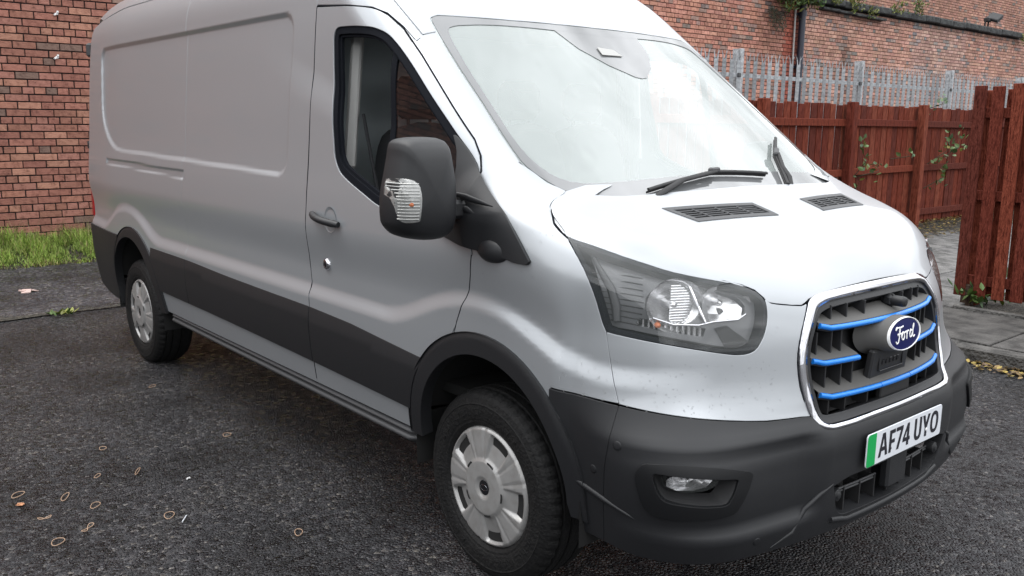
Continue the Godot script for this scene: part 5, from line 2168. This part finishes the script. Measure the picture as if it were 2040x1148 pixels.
func build_walls() -> void:
	# the long wall behind the van: tall as far as the downpipe, coped beyond it
	var wall := thing("brick_wall", "long red brick wall behind the van with rows of headers every fourth course", "wall")
	var mo := Shape.new()
	mo.box(Vector3(0.5, 3.4, WALL - 0.203), Vector3(30.0, 6.8, 0.36))
	mo.box(Vector3(27.0, 2.2, WALL - 0.2), Vector3(23.0, 4.4, 0.36))
	obj("mortar", mo, M.mortar, wall)
	var blotch := noise(17, 0.35, FastNoiseLite.TYPE_SIMPLEX, 3)
	var fine := noise(18, 1.3, FastNoiseLite.TYPE_SIMPLEX, 3)
	var tone := func(x: float, y: float, r: RandomNumberGenerator) -> Color:
		var f := 1.0 + 0.16 * blotch.get_noise_2d(x, y) + 0.10 * fine.get_noise_2d(x * 2.0, y)
		var c := Color(f, f, f)
		if x < 5.0:
			c = Color(f * 0.86, f * 0.76, f * 0.73)
		if x > 15.52:
			if y > 4.38:
				return Color(0, 0, 0, 0)
			c = Color(f * 1.22, f * 1.30, f * 1.34)   # weathered paler beyond the pipe
			var strip := smoothstep(20.8, 21.0, x) * smoothstep(24.3, 24.0, x)
			c = c.lerp(Color(f * 1.10, f * 1.42, f * 1.62), strip * 0.6)
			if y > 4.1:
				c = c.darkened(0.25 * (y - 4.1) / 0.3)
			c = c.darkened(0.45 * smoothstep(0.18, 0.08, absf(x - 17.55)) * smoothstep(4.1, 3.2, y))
		elif x > 14.95:
			c = Color(f * 0.80, f * 0.42, f * 0.36)    # rust-washed strip beside the pipe
		elif x > 5.0:
			c = Color(f * 1.22, f * 1.12, f * 1.10)
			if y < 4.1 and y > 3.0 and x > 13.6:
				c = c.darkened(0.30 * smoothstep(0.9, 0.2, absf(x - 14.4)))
		return c
	lay(wall, Transform3D(Basis(), Vector3(0, 0, WALL - 0.03)), -12.0, 36.0, -0.06, 6.7, Rect2(-1.25, 0.1, 1.80, 3.15), 501, tone)
	# dark coping stones
	var cope := thing("coping", "dark weathered stone coping along the top of the lower brick wall", "coping")
	for i in 15:
		var x := 15.95 + i * 0.82
		if x > 27.9:
			break
		var s := Shape.new()
		s.box(Vector3(x, 4.47 + 0.012 * sin(i * 2.0), WALL - 0.12), Vector3(0.805, 0.16, 0.52), 0.02, Basis(Vector3(0, 0, 1), 0.008 * sin(i * 3.0)))
		obj("coping_stone", s, M.coping, cope)
	var ledge := thing("ledge", "broken lower stone ledge under the coping right of the bush", "ledge")
	for i in 4:
		var s := Shape.new()
		s.box(Vector3(16.6 + i * 0.74, 4.30 - 0.012 * i, WALL + 0.06), Vector3(0.72, 0.055, 0.16), 0.01)
		obj("ledge_stone", s, M.coping, ledge)
	# the taller building behind
	var up := thing("brick_building", "taller brick building rising behind the coped wall", "building")
	var mb := Shape.new()
	mb.box(Vector3(34, 4.0, -12.35), Vector3(40, 8.0, 0.6))
	obj("mortar", mb, M.mortar, up)
	var tone2 := func(x: float, y: float, r: RandomNumberGenerator) -> Color:
		var f := 0.92 + 0.22 * blotch.get_noise_2d(x + 40.0, y) + 0.12 * fine.get_noise_2d(x, y)
		return Color(f * 1.15, f * 1.18, f * 1.18)
	lay(up, Transform3D(Basis(), Vector3(0, 0, -12.06)), 16.0, 52.0, 4.0, 8.0, Rect2(0, 0, 0, 0), 502, tone2)
	# an unseen wall added across the yard to shade the van's side
	var opp := Shape.new()
	opp.box(Vector3(-12.0, 1.75, 1.0), Vector3(0.6, 3.5, 22.0), 0.02)
	opp.box(Vector3(-12.0, 3.56, 1.0), Vector3(0.9, 0.12, 22.4), 0.02)
	tag(obj("added_shade_wall", opp, tinted(M.concrete, lin(0.20, 0.205, 0.21))), "unseen grey rendered wall with a coping added to shade the flank of the van", "wall")
	# downpipe
	var dp := thing("downpipe", "dark blue downpipe clamped to the tall brick wall below the bush", "pipe")
	var ps := Shape.new()
	ps.tube(PackedVector3Array([Vector3(15.47, 0.1, WALL + 0.10), Vector3(15.44, 3.0, WALL + 0.10), Vector3(15.42, 6.7, WALL + 0.10)]), [0.075], 14)
	obj("pipe", ps, M.pipe, dp)
	for y in [1.1, 2.95, 4.1]:
		var cl := Shape.new()
		cl.tube(PackedVector3Array([Vector3(15.44, y - 0.05, WALL + 0.10), Vector3(15.44, y + 0.05, WALL + 0.10)]), [0.09], 14)
		cl.box(Vector3(15.44, y, WALL + 0.02), Vector3(0.26, 0.05, 0.03), 0.005)
		obj("pipe_clamp", cl, M.pipe, dp)
	var cd := Shape.new()
	cd.tube(PackedVector3Array([Vector3(15.27, 0.1, WALL + 0.04), Vector3(15.25, 3.0, WALL + 0.04), Vector3(15.23, 4.2, WALL + 0.04)]), [0.022], 8)
	tag(obj("conduit", cd, M.trim_light), "thin pale conduit running up just left of the downpipe", "conduit")
	# floodlight on the coping
	var fl := thing("floodlight", "small black floodlight on a bracket on top of the coping", "floodlight", Vector3(25.5, 4.56, WALL - 0.05))
	for s in [-0.11, 0.11]:
		var a := Shape.new()
		a.box(Vector3(s, 0.09, 0), Vector3(0.03, 0.18, 0.04), 0.004)
		obj("bracket", a, M.dark, fl)
	var h := Shape.new()
	h.box(Vector3(0.22, 0.30, 0.12), Vector3(0.46, 0.10, 0.34), 0.02, Basis(Vector3(0, 0, 1), 0.42) * Basis(Vector3.RIGHT, 0.35))
	h.box(Vector3(0.0, 0.22, 0.02), Vector3(0.20, 0.12, 0.16), 0.02)
	obj("lamp_head", h, M.dark, fl)
	var g := Shape.new()
	g.box(Vector3(0.26, 0.245, 0.14), Vector3(0.40, 0.006, 0.28), 0.0, Basis(Vector3(0, 0, 1), 0.42) * Basis(Vector3.RIGHT, 0.35))
	obj("lamp_glass", g, M.grey_plastic, fl)
	# torn paper in the joints
	for e in [[-0.022, 2.823, "scrap of white paper stuck in a joint high on the brick wall, topmost of two"], [-0.056, 2.327, "folded white paper scrap in a wall joint below the other scrap"]]:
		var s := Shape.new()
		s.box(Vector3(0, 0, 0.02), Vector3(0.05, 0.018, 0.05), 0.002, Basis(Vector3(0, 0, 1), 0.7))
		s.box(Vector3(0.015, 0.012, 0.03), Vector3(0.018, 0.045, 0.03), 0.002, Basis(Vector3(0, 0, 1), -0.3))
		tag(obj("paper_scrap", s, M.white, self, Vector3(e[0], e[1], WALL)), e[2], "paper")

# ------------------------------------------------------------------ fences
func timber_tints() -> Array:
	var r := []
	for c in [[0.182, 0.044, 0.026], [0.208, 0.054, 0.032], [0.152, 0.037, 0.024], [0.226, 0.066, 0.040], [0.124, 0.034, 0.024]]:
		r.append(tinted(M.timber, lin(c[0], c[1], c[2])))
	return r

func build_fences() -> void:
	var T := timber_tints()
	var r := RandomNumberGenerator.new()
	r.seed = 31
	# fence along the back, seen from the side with the rails
	var back := thing("picket_fence", "long red stained timber fence with its rails facing the alley, behind the bonnet", "fence")
	for i in 80:
		var x := 3.5 + i * 0.137
		var tight := x > 7.1
		var s := Shape.new()
		s.box(Vector3(x, 1.105 + r.randf_range(-0.012, 0.012), -3.262 + r.randf_range(-0.004, 0.004)), Vector3(0.122 if tight else 0.114, 1.55, 0.018), 0.003, Basis(Vector3(0, 0, 1), r.randf_range(-0.008, 0.008)))
		obj("picket", s, T[r.randi() % 5], back)
	for i in 7:
		var x := 3.45 + i * 1.80
		var s := Shape.new()
		s.box(Vector3(x, 1.05, -3.165), Vector3(0.105, 1.72, 0.10), 0.006)
		obj("post", s, T[i % 5], back)
	for i in 6:
		for y in [[1.675, 1.675], [1.075, 1.075], [0.475, 0.475]]:
			var x := 3.45 + i * 1.80 + 0.9
			var s := Shape.new()
			s.box(Vector3(x, y[0] + r.randf_range(-0.02, 0.02), -3.228), Vector3(1.69, 0.085, 0.042), 0.005, Basis(Vector3(0, 0, 1), r.randf_range(-0.006, 0.006)))
			obj("rail", s, T[r.randi() % 5], back)
	# the near fence: boards on both sides of its rails
	var near := thing("board_fence", "red stained hit and miss board fence at the right edge beside the footway", "fence")
	for side_ in 2:
		for i in 12:
			var z := -0.915 + i * 0.153 + (0.0765 if side_ == 1 else 0.0)
			var s := Shape.new()
			var top := 1.975 + r.randf_range(-0.012, 0.012) - (0.03 if side_ == 1 else 0.0)
			var low := 0.19 + r.randf_range(-0.01, 0.01)
			s.box(Vector3(5.045 if side_ == 0 else 5.128, (top + low) * 0.5, z), Vector3(0.019, top - low, 0.100), 0.004, Basis(Vector3.RIGHT, r.randf_range(-0.012, 0.012)))
			obj("board", s, T[r.randi() % 5], near)
	for y in [1.75, 1.06, 0.33]:
		var s := Shape.new()
		s.box(Vector3(5.087, y, 0.02), Vector3(0.045, 0.085, 1.90), 0.005)
		obj("rail", s, T[2], near)
	for z in [-0.865, 0.90]:
		var s := Shape.new()
		s.box(Vector3(5.195, 1.0, z), Vector3(0.10, 1.88, 0.10), 0.006)
		obj("post", s, T[1], near)
	var foot := Shape.new()
	foot.box(Vector3(5.09, 0.15, -0.865), Vector3(0.10, 0.28, 0.085), 0.01)
	obj("post_foot", foot, tinted(M.timber, lin(0.075, 0.055, 0.042)), near)
	# palisade
	var pal := thing("palisade_fence", "grey galvanised steel palisade fence with pointed pales above the timber fence", "fence")
	var ps := Shape.new()
	var prof := [[-0.034, 0.0], [-0.022, 0.004], [-0.011, 0.022], [0.0, 0.010], [0.011, 0.022], [0.022, 0.004], [0.034, 0.0]]
	var H := 2.26
	for i in 6:
		var a: Array = prof[i]
		var b: Array = prof[i + 1]
		ps.quad(Vector3(a[0], 0, a[1]), Vector3(b[0], 0, b[1]), Vector3(b[0], H, b[1]), Vector3(a[0], H, a[1]), Vector3.BACK)
		ps.quad(Vector3(a[0], 0, a[1] - 0.003), Vector3(b[0], 0, b[1] - 0.003), Vector3(b[0], H, b[1] - 0.003), Vector3(a[0], H, a[1] - 0.003), Vector3.FORWARD)
	# triple point: the middle tine bends forwards, the outer two splay
	for e in [[0.0, 0.010, 0.0, 0.045], [-0.024, 0.004, -0.020, -0.012], [0.024, 0.004, 0.020, -0.012]]:
		var x: float = e[0]
		var z: float = e[1]
		var p0 := Vector3(x, H, z)
		var p1 := Vector3(x + e[2] * 0.5, H + 0.06, z + e[3] * 0.35)
		var p2 := Vector3(x + e[2], H + 0.115, z + e[3])
		var w := Vector3(0.0105, 0, 0)
		ps.quad(p0 - w, p0 + w, p1 + w * 0.8, p1 - w * 0.8, Vector3.BACK)
		ps.tri(p1 - w * 0.8, p1 + w * 0.8, p2, Vector3.BACK, Vector3.BACK, Vector3.BACK)
		ps.quad(p0 - w - Vector3(0, 0, .003), p0 + w - Vector3(0, 0, .003), p1 + w * 0.8 - Vector3(0, 0, .003), p1 - w * 0.8 - Vector3(0, 0, .003), Vector3.FORWARD)
	var shades := []
	for k in 4:
		shades.append(ps.mesh(tinted(M.galvanised, lin(0.50, 0.525, 0.55).darkened([0.0, 0.10, 0.04, 0.16][k]))))
	for i in 110:
		var x := 2.9 + i * 0.1525
		put("pale", shades[r.randi() % 4], pal, Transform3D(Basis(Vector3(0, 0, 1), r.randf_range(-0.006, 0.006)), Vector3(x, 0.105 + r.randf_range(-0.006, 0.006), -4.0)))
	for i in 6:
		var x := 3.235 + i * 2.75
		var s := Shape.new()
		s.box(Vector3(x, 1.30, -4.05), Vector3(0.012, 2.40, 0.10), 0.001)
		for zz in [-0.05, 0.05]:
			s.box(Vector3(x, 1.30, -4.05 + zz), Vector3(0.075, 2.402, 0.009), 0.001)
		s.box(Vector3(x - 0.035, 1.30, -4.052), Vector3(0.006, 2.398, 0.088), 0.0)
		obj("steel_post", s, M.galvanised, pal)
		var bl := Shape.new()
		bl.box(Vector3(x - 0.05, 2.2, -3.99), Vector3(0.05, 0.05, 0.03), 0.006)
		obj("bracket", bl, M.grey_plastic, pal)
	for y in [2.20, 0.55]:
		for i in 6:
			var s := Shape.new()
			var x := 3.235 + i * 2.75 + 1.375
			s.box(Vector3(x, y, -4.006), Vector3(2.66, 0.045, 0.005), 0.0)
			s.box(Vector3(x, y - 0.02, -4.03), Vector3(2.66, 0.005, 0.045), 0.0)
			obj("rail", s, M.galvanised, pal)

# ------------------------------------------------------------------ plants
func leaf_mesh(m: Material, l: float, w: float) -> ArrayMesh:
	var s := Shape.new()
	leaf(s, Transform3D(Basis().scaled(Vector3(w, l, l)), Vector3.ZERO))
	return s.mesh(m)

# a pointed leaf along +y, folded a little on its midrib
func leaf(s: Shape, xf: Transform3D) -> void:
	var mid := [Vector3(0, 0, 0), Vector3(0, 0.35, 0.06), Vector3(0, 0.7, 0.05), Vector3(0, 1.0, -0.05)]
	var l := [Vector3(-0.02, 0.02, 0), Vector3(-0.5, 0.35, -0.04), Vector3(-0.36, 0.7, -0.04)]
	for sg in [1.0, -1.0]:
		var e := []
		for p in l:
			e.append(p * Vector3(sg, 1, 1))
		var nn := (xf.basis.orthonormalized() * Vector3(-sg * 0.2, 0.0, 1.0)).normalized()
		s.tri(xf * mid[0], xf * e[1], xf * mid[1], nn, nn, nn)
		s.tri(xf * mid[1], xf * e[1], xf * e[2], nn, nn, nn)
		s.tri(xf * mid[1], xf * e[2], xf * mid[2], nn, nn, nn)
		s.tri(xf * mid[2], xf * e[2], xf * mid[3], nn, nn, nn)

func leaf_tint(r: RandomNumberGenerator, yellow := 0.2) -> Color:
	var v := r.randf_range(0.55, 1.25)
	var c := Color(0.070, 0.120, 0.028)
	if r.randf() < yellow:
		c = Color(0.17, 0.18, 0.04)
	elif r.randf() < 0.3:
		c = Color(0.048, 0.095, 0.032)
	return Color(c.r * v, c.g * v, c.b * v)

func any_turn(r: RandomNumberGenerator) -> Basis:
	return Basis.from_euler(Vector3(r.randf_range(-1.2, 1.2), r.randf_range(0, TAU), r.randf_range(-1.2, 1.2)))

func build_plants() -> void:
	var r := RandomNumberGenerator.new()
	r.seed = 91
	# rough grass on the bank
	var bl := Shape.new()
	var pts := [[-0.5, 0.0, 0.0], [0.5, 0.0, 0.0], [-0.42, 0.4, 0.05], [0.42, 0.4, 0.05], [-0.26, 0.75, 0.17], [0.26, 0.75, 0.17], [0.0, 1.0, 0.36]]
	var V := []
	for p in pts:
		V.append(Vector3(p[0], p[1], p[2]))
	for t in [[0, 1, 2], [1, 3, 2], [2, 3, 4], [3, 5, 4], [4, 5, 6]]:
		var nn := Vector3(0, -0.25, 1).normalized()
		bl.tri(V[t[0]], V[t[1]], V[t[2]], nn, nn, nn)
	var gm := bl.mesh(M.grass)
	var xf := []
	var tint := []
	var clump := noise(5, 1.1, FastNoiseLite.TYPE_SIMPLEX, 3)
	for i in 30000:
		var x := r.randf_range(-4.0, 6.0) if i % 3 else r.randf_range(-1.4, 1.2)
		var t := pow(r.randf(), 0.85)
		var z := lerpf(BANK + 0.02 + 0.06 * clump.get_noise_1d(x * 9.0), WALL + 0.03, t)
		var k := clump.get_noise_2d(x * 2.0, z * 2.0)
		if k < -0.25 and r.randf() < 0.6:
			continue
		var h := lerpf(0.035, 0.135, t) * (1.0 + 1.0 * k) * r.randf_range(0.5, 1.3)
		h = maxf(h, 0.025)
		var w := r.randf_range(0.004, 0.009) * (1.4 if h < 0.08 else 1.0)
		var y := 0.004 + 0.20 * smoothstep(0.0, 1.0, t)
		xf.append(Transform3D(Basis(Vector3.UP, r.randf_range(0, TAU)) * Basis(Vector3.RIGHT, r.randf_range(-0.1, 0.7)) * Basis().scaled(Vector3(w, h, h)), Vector3(x, y, z)))
		var v := r.randf_range(0.6, 1.2) * (1.0 + 0.5 * k)
		var g := Color(0.20, 0.29, 0.050)
		if r.randf() < 0.14:
			g = Color(0.32, 0.27, 0.11)
		elif t < 0.12 and r.randf() < 0.5:
			g = Color(0.14, 0.11, 0.045)
		elif r.randf() < 0.35:
			g = Color(0.27, 0.36, 0.065)
		tint.append(Color(g.r * v, g.g * v, g.b * v))
	var gs := scatter("grass", gm, xf, tint)
	gs.set_meta("label", "strip of rough green grass along the foot of the brick wall")
	gs.set_meta("category", "grass")
	# seeding stalks against the wall
	xf = []
	tint = []
	for i in 420:
		var x := r.randf_range(-3.0, 4.0)
		var h := r.randf_range(0.18, 0.42)
		xf.append(Transform3D(Basis(Vector3.UP, r.randf_range(0, TAU)) * Basis(Vector3.RIGHT, r.randf_range(-0.05, 0.35)) * Basis().scaled(Vector3(0.0045, h, h)), Vector3(x, 0.18, r.randf_range(WALL + 0.05, WALL + 0.35))))
		var v := r.randf_range(0.7, 1.2)
		tint.append(Color(0.22 * v, 0.17 * v, 0.085 * v))
	var sk := scatter("grass_stalks", gm, xf, tint)
	sk.set_meta("label", "dry seeding grass stalks standing against the brick wall")
	sk.set_meta("category", "grass")
	# the bush that grows out of the wall above the pipe
	var bush := thing("wall_bush", "leafy green bush growing out of the wall above the downpipe", "bush", Vector3(15.0, 4.3, WALL + 0.05))
	bush.position = Vector3.ZERO
	var stems := Shape.new()
	var lm := leaf_mesh(M.leaf, 0.105, 0.036)
	xf = []
	tint = []
	for i in 46:
		var a := Vector3(r.randf_range(14.6, 15.6), r.randf_range(4.35, 4.75), WALL + 0.02)
		var dir := Vector3(r.randf_range(-1.0, 0.75), r.randf_range(-0.75, 0.5), r.randf_range(0.35, 1.0))
		var tip := a + dir * Vector3(1.05, 0.72, 0.75) * r.randf_range(0.6, 1.0)
		var b := a.lerp(tip, 0.55) + Vector3(0, 0.16, 0.06)
		stems.tube(PackedVector3Array([a, b, tip]), [0.012, 0.008, 0.003], 5)
		for k in 64:
			var t := r.randf_range(0.15, 1.0)
			var p := a.lerp(b, t * 2.0) if t < 0.5 else b.lerp(tip, t * 2.0 - 1.0)
			p += Vector3(r.randfn(0, 0.085), r.randfn(0, 0.075), r.randfn(0, 0.085))
			xf.append(Transform3D(any_turn(r) * Basis().scaled(Vector3.ONE * r.randf_range(0.7, 1.4)), p))
			tint.append(leaf_tint(r, 0.28))
	obj("stems", stems, M.stem, bush)
	scatter("foliage", lm, xf, tint, bush)
	# a thin dry hanging part below it
	var dry := thing("hanging_weed", "thin grey weed hanging down the wall below the bush", "weed", Vector3.ZERO)
	xf = []
	tint = []
	var ds := Shape.new()
	for i in 16:
		var a := Vector3(r.randf_range(14.1, 15.0), r.randf_range(3.95, 4.2), WALL + 0.03)
		var tip := a + Vector3(r.randf_range(-0.25, 0.35), r.randf_range(-0.6, -0.25), r.randf_range(0.05, 0.2))
		ds.tube(PackedVector3Array([a, a.lerp(tip, 0.5) + Vector3(0, 0.03, 0.05), tip]), [0.006, 0.004, 0.002], 4)
		for k in 14:
			xf.append(Transform3D(any_turn(r) * Basis().scaled(Vector3.ONE * r.randf_range(0.4, 0.8)), a.lerp(tip, r.randf()) + Vector3(r.randfn(0, 0.04), r.randfn(0, 0.04), r.randfn(0, 0.03))))
			tint.append(Color(0.06, 0.065, 0.045) * r.randf_range(0.7, 1.3))
	obj("stems", ds, M.stem, dry)
	scatter("leaves", lm, xf, tint, dry)
	# tufts rooted in the coping
	for e in [[16.7, 4.50, 0.42, 70, "yellow green weed rooted in the coping right beside the bush"], [17.6, 4.48, 0.34, 60, "weed spilling over the coping's broken lower ledge"], [18.35, 4.36, 0.22, 36, "small weed hanging below the coping where the ledge ends"], [19.6, 4.60, 0.30, 44, "mossy tuft on the coping between two weeds"], [20.7, 4.66, 0.30, 60, "upright yellow weed standing on the middle of the coping"], [27.9, 4.38, 0.34, 70, "green weed growing at the far end of the coping"]]:
		var w := thing("coping_weed", e[4], "weed", Vector3(e[0], e[1], WALL + 0.10), "weeds rooted in the coping")
		xf = []
		tint = []
		var st := Shape.new()
		for i in 7:
			var tip: Vector3 = Vector3(r.randf_range(-1, 1), r.randf_range(-0.7, 0.9), r.randf_range(0.1, 0.7)) * e[2]
			st.tube(PackedVector3Array([Vector3.ZERO, tip * 0.5 + Vector3(0, 0.04, 0), tip]), [0.008, 0.005, 0.002], 4)
			for k in int(e[3] / 7.0 * 1.8):
				xf.append(Transform3D(any_turn(r) * Basis().scaled(Vector3.ONE * r.randf_range(0.6, 1.1)), tip * r.randf_range(0.3, 1.0) + Vector3(r.randfn(0, 0.05), r.randfn(0, 0.05), r.randfn(0, 0.05))))
				tint.append(leaf_tint(r, 0.65))
		obj("stems", st, M.stem, w)
		scatter("leaves", lm, xf, tint, w)
	# bramble shoots that come through the back fence
	var shoots := [
		[7.22, 0.92, 7.16, 1.50, 26, "bramble shoot climbing beside the first full fence post behind the bonnet"],
		[7.42, 1.02, 7.62, 1.16, 12, "short bramble sprig lying over the middle rail next to the taller shoot"],
		[9.22, 0.80, 9.36, 1.12, 20, "bramble hanging below the middle rail of the last fence bay"],
		[9.25, 1.12, 9.42, 1.52, 22, "bramble shoot in the last fence bay above its middle rail"],
		[9.62, 1.18, 9.78, 1.56, 26, "leafy bramble shoot next to the near board fence's edge"],
		[9.0, 1.84, 9.13, 2.02, 12, "pale sprig sticking up over the top of the timber fence"],
		[8.25, 1.22, 8.32, 1.30, 5, "tiny bramble sprig poking between pickets above the middle rail"]]
	for e in shoots:
		var w := thing("bramble_shoot", e[5], "bramble", Vector3(e[0], e[1], -3.20), "bramble shoots growing through the timber fence")
		var st := Shape.new()
		var tip := Vector3(e[2] - e[0], e[3] - e[1], 0.10)
		var b := tip * 0.5 + Vector3(0.05, 0.0, 0.10)
		st.tube(PackedVector3Array([Vector3(0, 0, -0.06), b, tip]), [0.006, 0.005, 0.003], 5)
		obj("stem", st, M.stem, w)
		var ls := Shape.new()
		for k in e[4]:
			var t := r.randf()
			var p := (b * t * 2.0 if t < 0.5 else b.lerp(tip, t * 2.0 - 1.0)) + Vector3(r.randfn(0, 0.05), r.randfn(0, 0.035), r.randf_range(0.0, 0.07))
			var c := leaf_tint(r, 0.12)
			ls.col = Color(c.r * 1.25, c.g * 1.15, c.b * 1.6)
			leaf(ls, Transform3D(any_turn(r) * Basis().scaled(Vector3(0.048, 0.075, 0.075) * r.randf_range(0.7, 1.2)), p))
		obj("leaves", ls, M.leaf, w)
	# weeds at the foot of the near fence
	for e in [[5.03, -0.80, 0.22, 34, "green weed sprouting at the foot of the near fence post"], [5.30, -0.72, 0.42, 46, "taller weed behind the near board fence, seen through its gaps"], [5.32, -0.30, 0.40, 40, "weed behind the board fence by its second gap"]]:
		var w := thing("fence_weed", e[4], "weed", Vector3(e[0], 0.10, e[1]), "weeds round the near board fence")
		var ls := Shape.new()
		for k in e[3]:
			var c := leaf_tint(r, 0.1)
			ls.col = c
			var p := Vector3(r.randfn(0, 0.05), r.randf() * e[2] * 0.8, r.randfn(0, 0.06))
			leaf(ls, Transform3D(Basis(Vector3.UP, r.randf_range(0, TAU)) * Basis(Vector3.RIGHT, r.randf_range(0.4, 1.5)) * Basis().scaled(Vector3(0.05, 0.10, 0.1) * r.randf_range(0.6, 1.2)), p))
		obj("leaves", ls, M.leaf, w)
	# a weed in the edge of the old tarmac
	var tw := thing("tarmac_weed", "small weed in the cracked tarmac edge left of the rear wheel", "weed", Vector3(-1.04, 0.005, -5.62))
	var tl := Shape.new()
	for k in 30:
		var c := leaf_tint(r, 0.4)
		tl.col = Color(c.r * 1.3, c.g * 1.3, c.b * 1.3)
		leaf(tl, Transform3D(Basis(Vector3.UP, r.randf_range(0, TAU)) * Basis(Vector3.RIGHT, r.randf_range(0.7, 1.4)) * Basis().scaled(Vector3(0.035, 0.07, 0.07) * r.randf_range(0.6, 1.2)), Vector3(r.randfn(0, 0.05), r.randf() * 0.02, r.randfn(0, 0.05))))
	obj("leaves", tl, M.leaf, tw)
	# dead leaves: in the gutter and under the back fence
	var dm := leaf_mesh(M.leaf, 0.055, 0.04)
	for e in [["gutter_leaves", 900, 3.30, 3.53, -1.2, 2.0, 0.012, "rotting leaves and grit in the gutter along the kerb"], ["fallen_leaves", 2600, 4.9, 12.0, -3.24, -2.72, 0.0, "drift of brown and yellow leaves under the timber fence"]]:
		xf = []
		tint = []
		for i in e[1]:
			var x := r.randf_range(e[2], e[3])
			var z := r.randf_range(e[4], e[5])
			var y: float = e[6]
			if e[0] == "gutter_leaves":
				x = e[3] - pow(r.randf(), 1.8) * 0.20
			else:
				z = e[4] + pow(r.randf(), 1.3) * (e[5] - e[4])
				y = 0.215 + 0.13 * smoothstep(-2.75, -3.2, z) + r.randf_range(0, 0.02)
			xf.append(Transform3D(Basis(Vector3.UP, r.randf_range(0, TAU)) * Basis(Vector3.RIGHT, r.randf_range(1.2, 1.9)) * Basis().scaled(Vector3.ONE * r.randf_range(0.35, 1.0)), Vector3(x, y + r.randf_range(0.0, 0.012), z)))
			var v := r.randf_range(0.5, 1.2)
			var c := Color(0.20, 0.13, 0.045) if r.randf() < 0.55 else (Color(0.30, 0.22, 0.05) if r.randf() < 0.5 else Color(0.09, 0.055, 0.03))
			tint.append(Color(c.r * v, c.g * v, c.b * v))
		var o := scatter(e[0], dm, xf, tint)
		o.set_meta("label", e[7])
		o.set_meta("category", "leaves")
	var heap := Shape.new()
	var rows := []
	for j in 6:
		var row := []
		for i in 40:
			var x := 4.9 + i * 0.2
			row.append(Vector3(x, 0.20 + 0.14 * smoothstep(0.0, 1.0, j / 5.0) + 0.012 * sin(x * 5.0 + j * 2.0), lerpf(-2.72, -3.3, j / 5.0)))
		rows.append(row)
	heap.sheet(rows, Vector3(8, -20, -3))
	struct("soil_verge", heap, M.soil)

# ------------------------------------------------------------------ small litter
func build_litter() -> void:
	var r := RandomNumberGenerator.new()
	r.seed = 12
	# each: x, z, length, width, turn, twist (1 = crossed like an eight), label
	var bands := [
		[-2.142, -1.834, 0.072, 0.040, 0.1, 0, "wide oval rubber band at the picture's left edge, on the tarmac"],
		[-1.987, -1.682, 0.088, 0.024, 0.35, 0, "long bent rubber band right of the wide oval one at the left edge"],
		[-1.912, -1.510, 0.066, 0.034, 0.25, 0, "pear shaped rubber band below the long bent one"],
		[-2.108, -1.506, 0.050, 0.018, -0.9, 1, "small twisted rubber band shaped like an eight, left on the tarmac"],
		[-1.997, -1.298, 0.076, 0.018, 0.1, 1, "stretched orange rubber band pinched in the middle, near the lower left"],
		[-2.120, -1.249, 0.066, 0.044, 0.3, 0, "round rubber band, lowest at the lower left of the tarmac"],
		[-1.702, -1.214, 0.070, 0.038, 0.4, 0, "oval rubber band lying beside the white straw"],
		[-1.812, -1.839, 0.052, 0.020, 0.2, 0, "narrow pale rubber band above the pear shaped one"],
		[-1.651, -1.779, 0.085, 0.012, 0.3, 0, "flattened rubber band pulled to a thin line, mid left"],
		[-1.691, -2.191, 0.052, 0.032, 0.6, 0, "faint rubber band far up the tarmac, left of the van's middle"],
		[-1.145, -3.106, 0.060, 0.030, 0.0, 0, "small rubber band in the van's shade near the rear wheel"],
		[-1.132, -1.993, 0.056, 0.040, 0.4, 0, "rounded rubber band on dark tarmac under the van's step"],
		[-1.357, -0.735, 0.062, 0.030, 0.35, 0, "oval rubber band nearest to the front wheel"]]
	for b in bands:
		var s := Shape.new()
		var p := PackedVector3Array()
		for k in 28:
			var a := TAU * k / 28.0
			var u: float = cos(a) * b[2] * 0.5
			var w: float = sin(a) * b[3] * 0.5
			if b[5] == 1:
				w = sin(a * 2.0) * b[3] * 0.5
			w += 0.07 * b[3] * sin(a * 2.0 + b[2] * 90.0)
			p.append(Vector3(u, 0.004 + (0.003 * (1.0 + cos(a * 2.0)) if b[5] == 1 else 0.0), w))
		s.tube(p, [0.0019], 6, Vector3.UP, 1.0, true)
		var o := obj("rubber_band", s, M.band, self, Vector3(b[0], 0.002, b[1]))
		o.rotation.y = b[4] + 0.75
		tag(o, b[6], "rubber band", "rubber bands dropped on the tarmac")
	var st := Shape.new()
	st.tube(PackedVector3Array([Vector3(-0.03, 0, 0), Vector3(0.03, 0.001, 0)]), [0.0025], 8)
	var so := obj("straw", st, M.straw, self, Vector3(-1.665, 0.006, -1.142))
	so.rotation.y = 0.95
	tag(so, "thin white paper straw beside an oval rubber band", "straw")
	for e in [[-2.157, -1.714, 0.028, "crumpled orange scrap between two rubber bands at the left edge", [0.42, 0.2, 0.1]], [-1.032, -6.878, 0.10, "pale pink scrap of litter on the worn tarmac before the grass", [0.55, 0.40, 0.36]], [-1.50, -1.55, 0.016, "tiny bright crumb of litter in the middle of the tarmac", [0.5, 0.5, 0.5]]]:
		var s := Shape.new()
		for k in 5:
			s.box(Vector3(r.randfn(0, 0.3), 0.12 + 0.1 * k * 0.3, r.randfn(0, 0.2)) * e[2], Vector3(r.randf_range(0.5, 1.0), 0.12, r.randf_range(0.3, 0.7)) * e[2], 0.01 * e[2], any_turn(r).slerp(Basis(), 0.75))
		tag(obj("litter_scrap", s, mat(lin(e[4][0], e[4][1], e[4][2]), 0.7), self, Vector3(e[0], 0.003, e[1])), e[3], "litter")
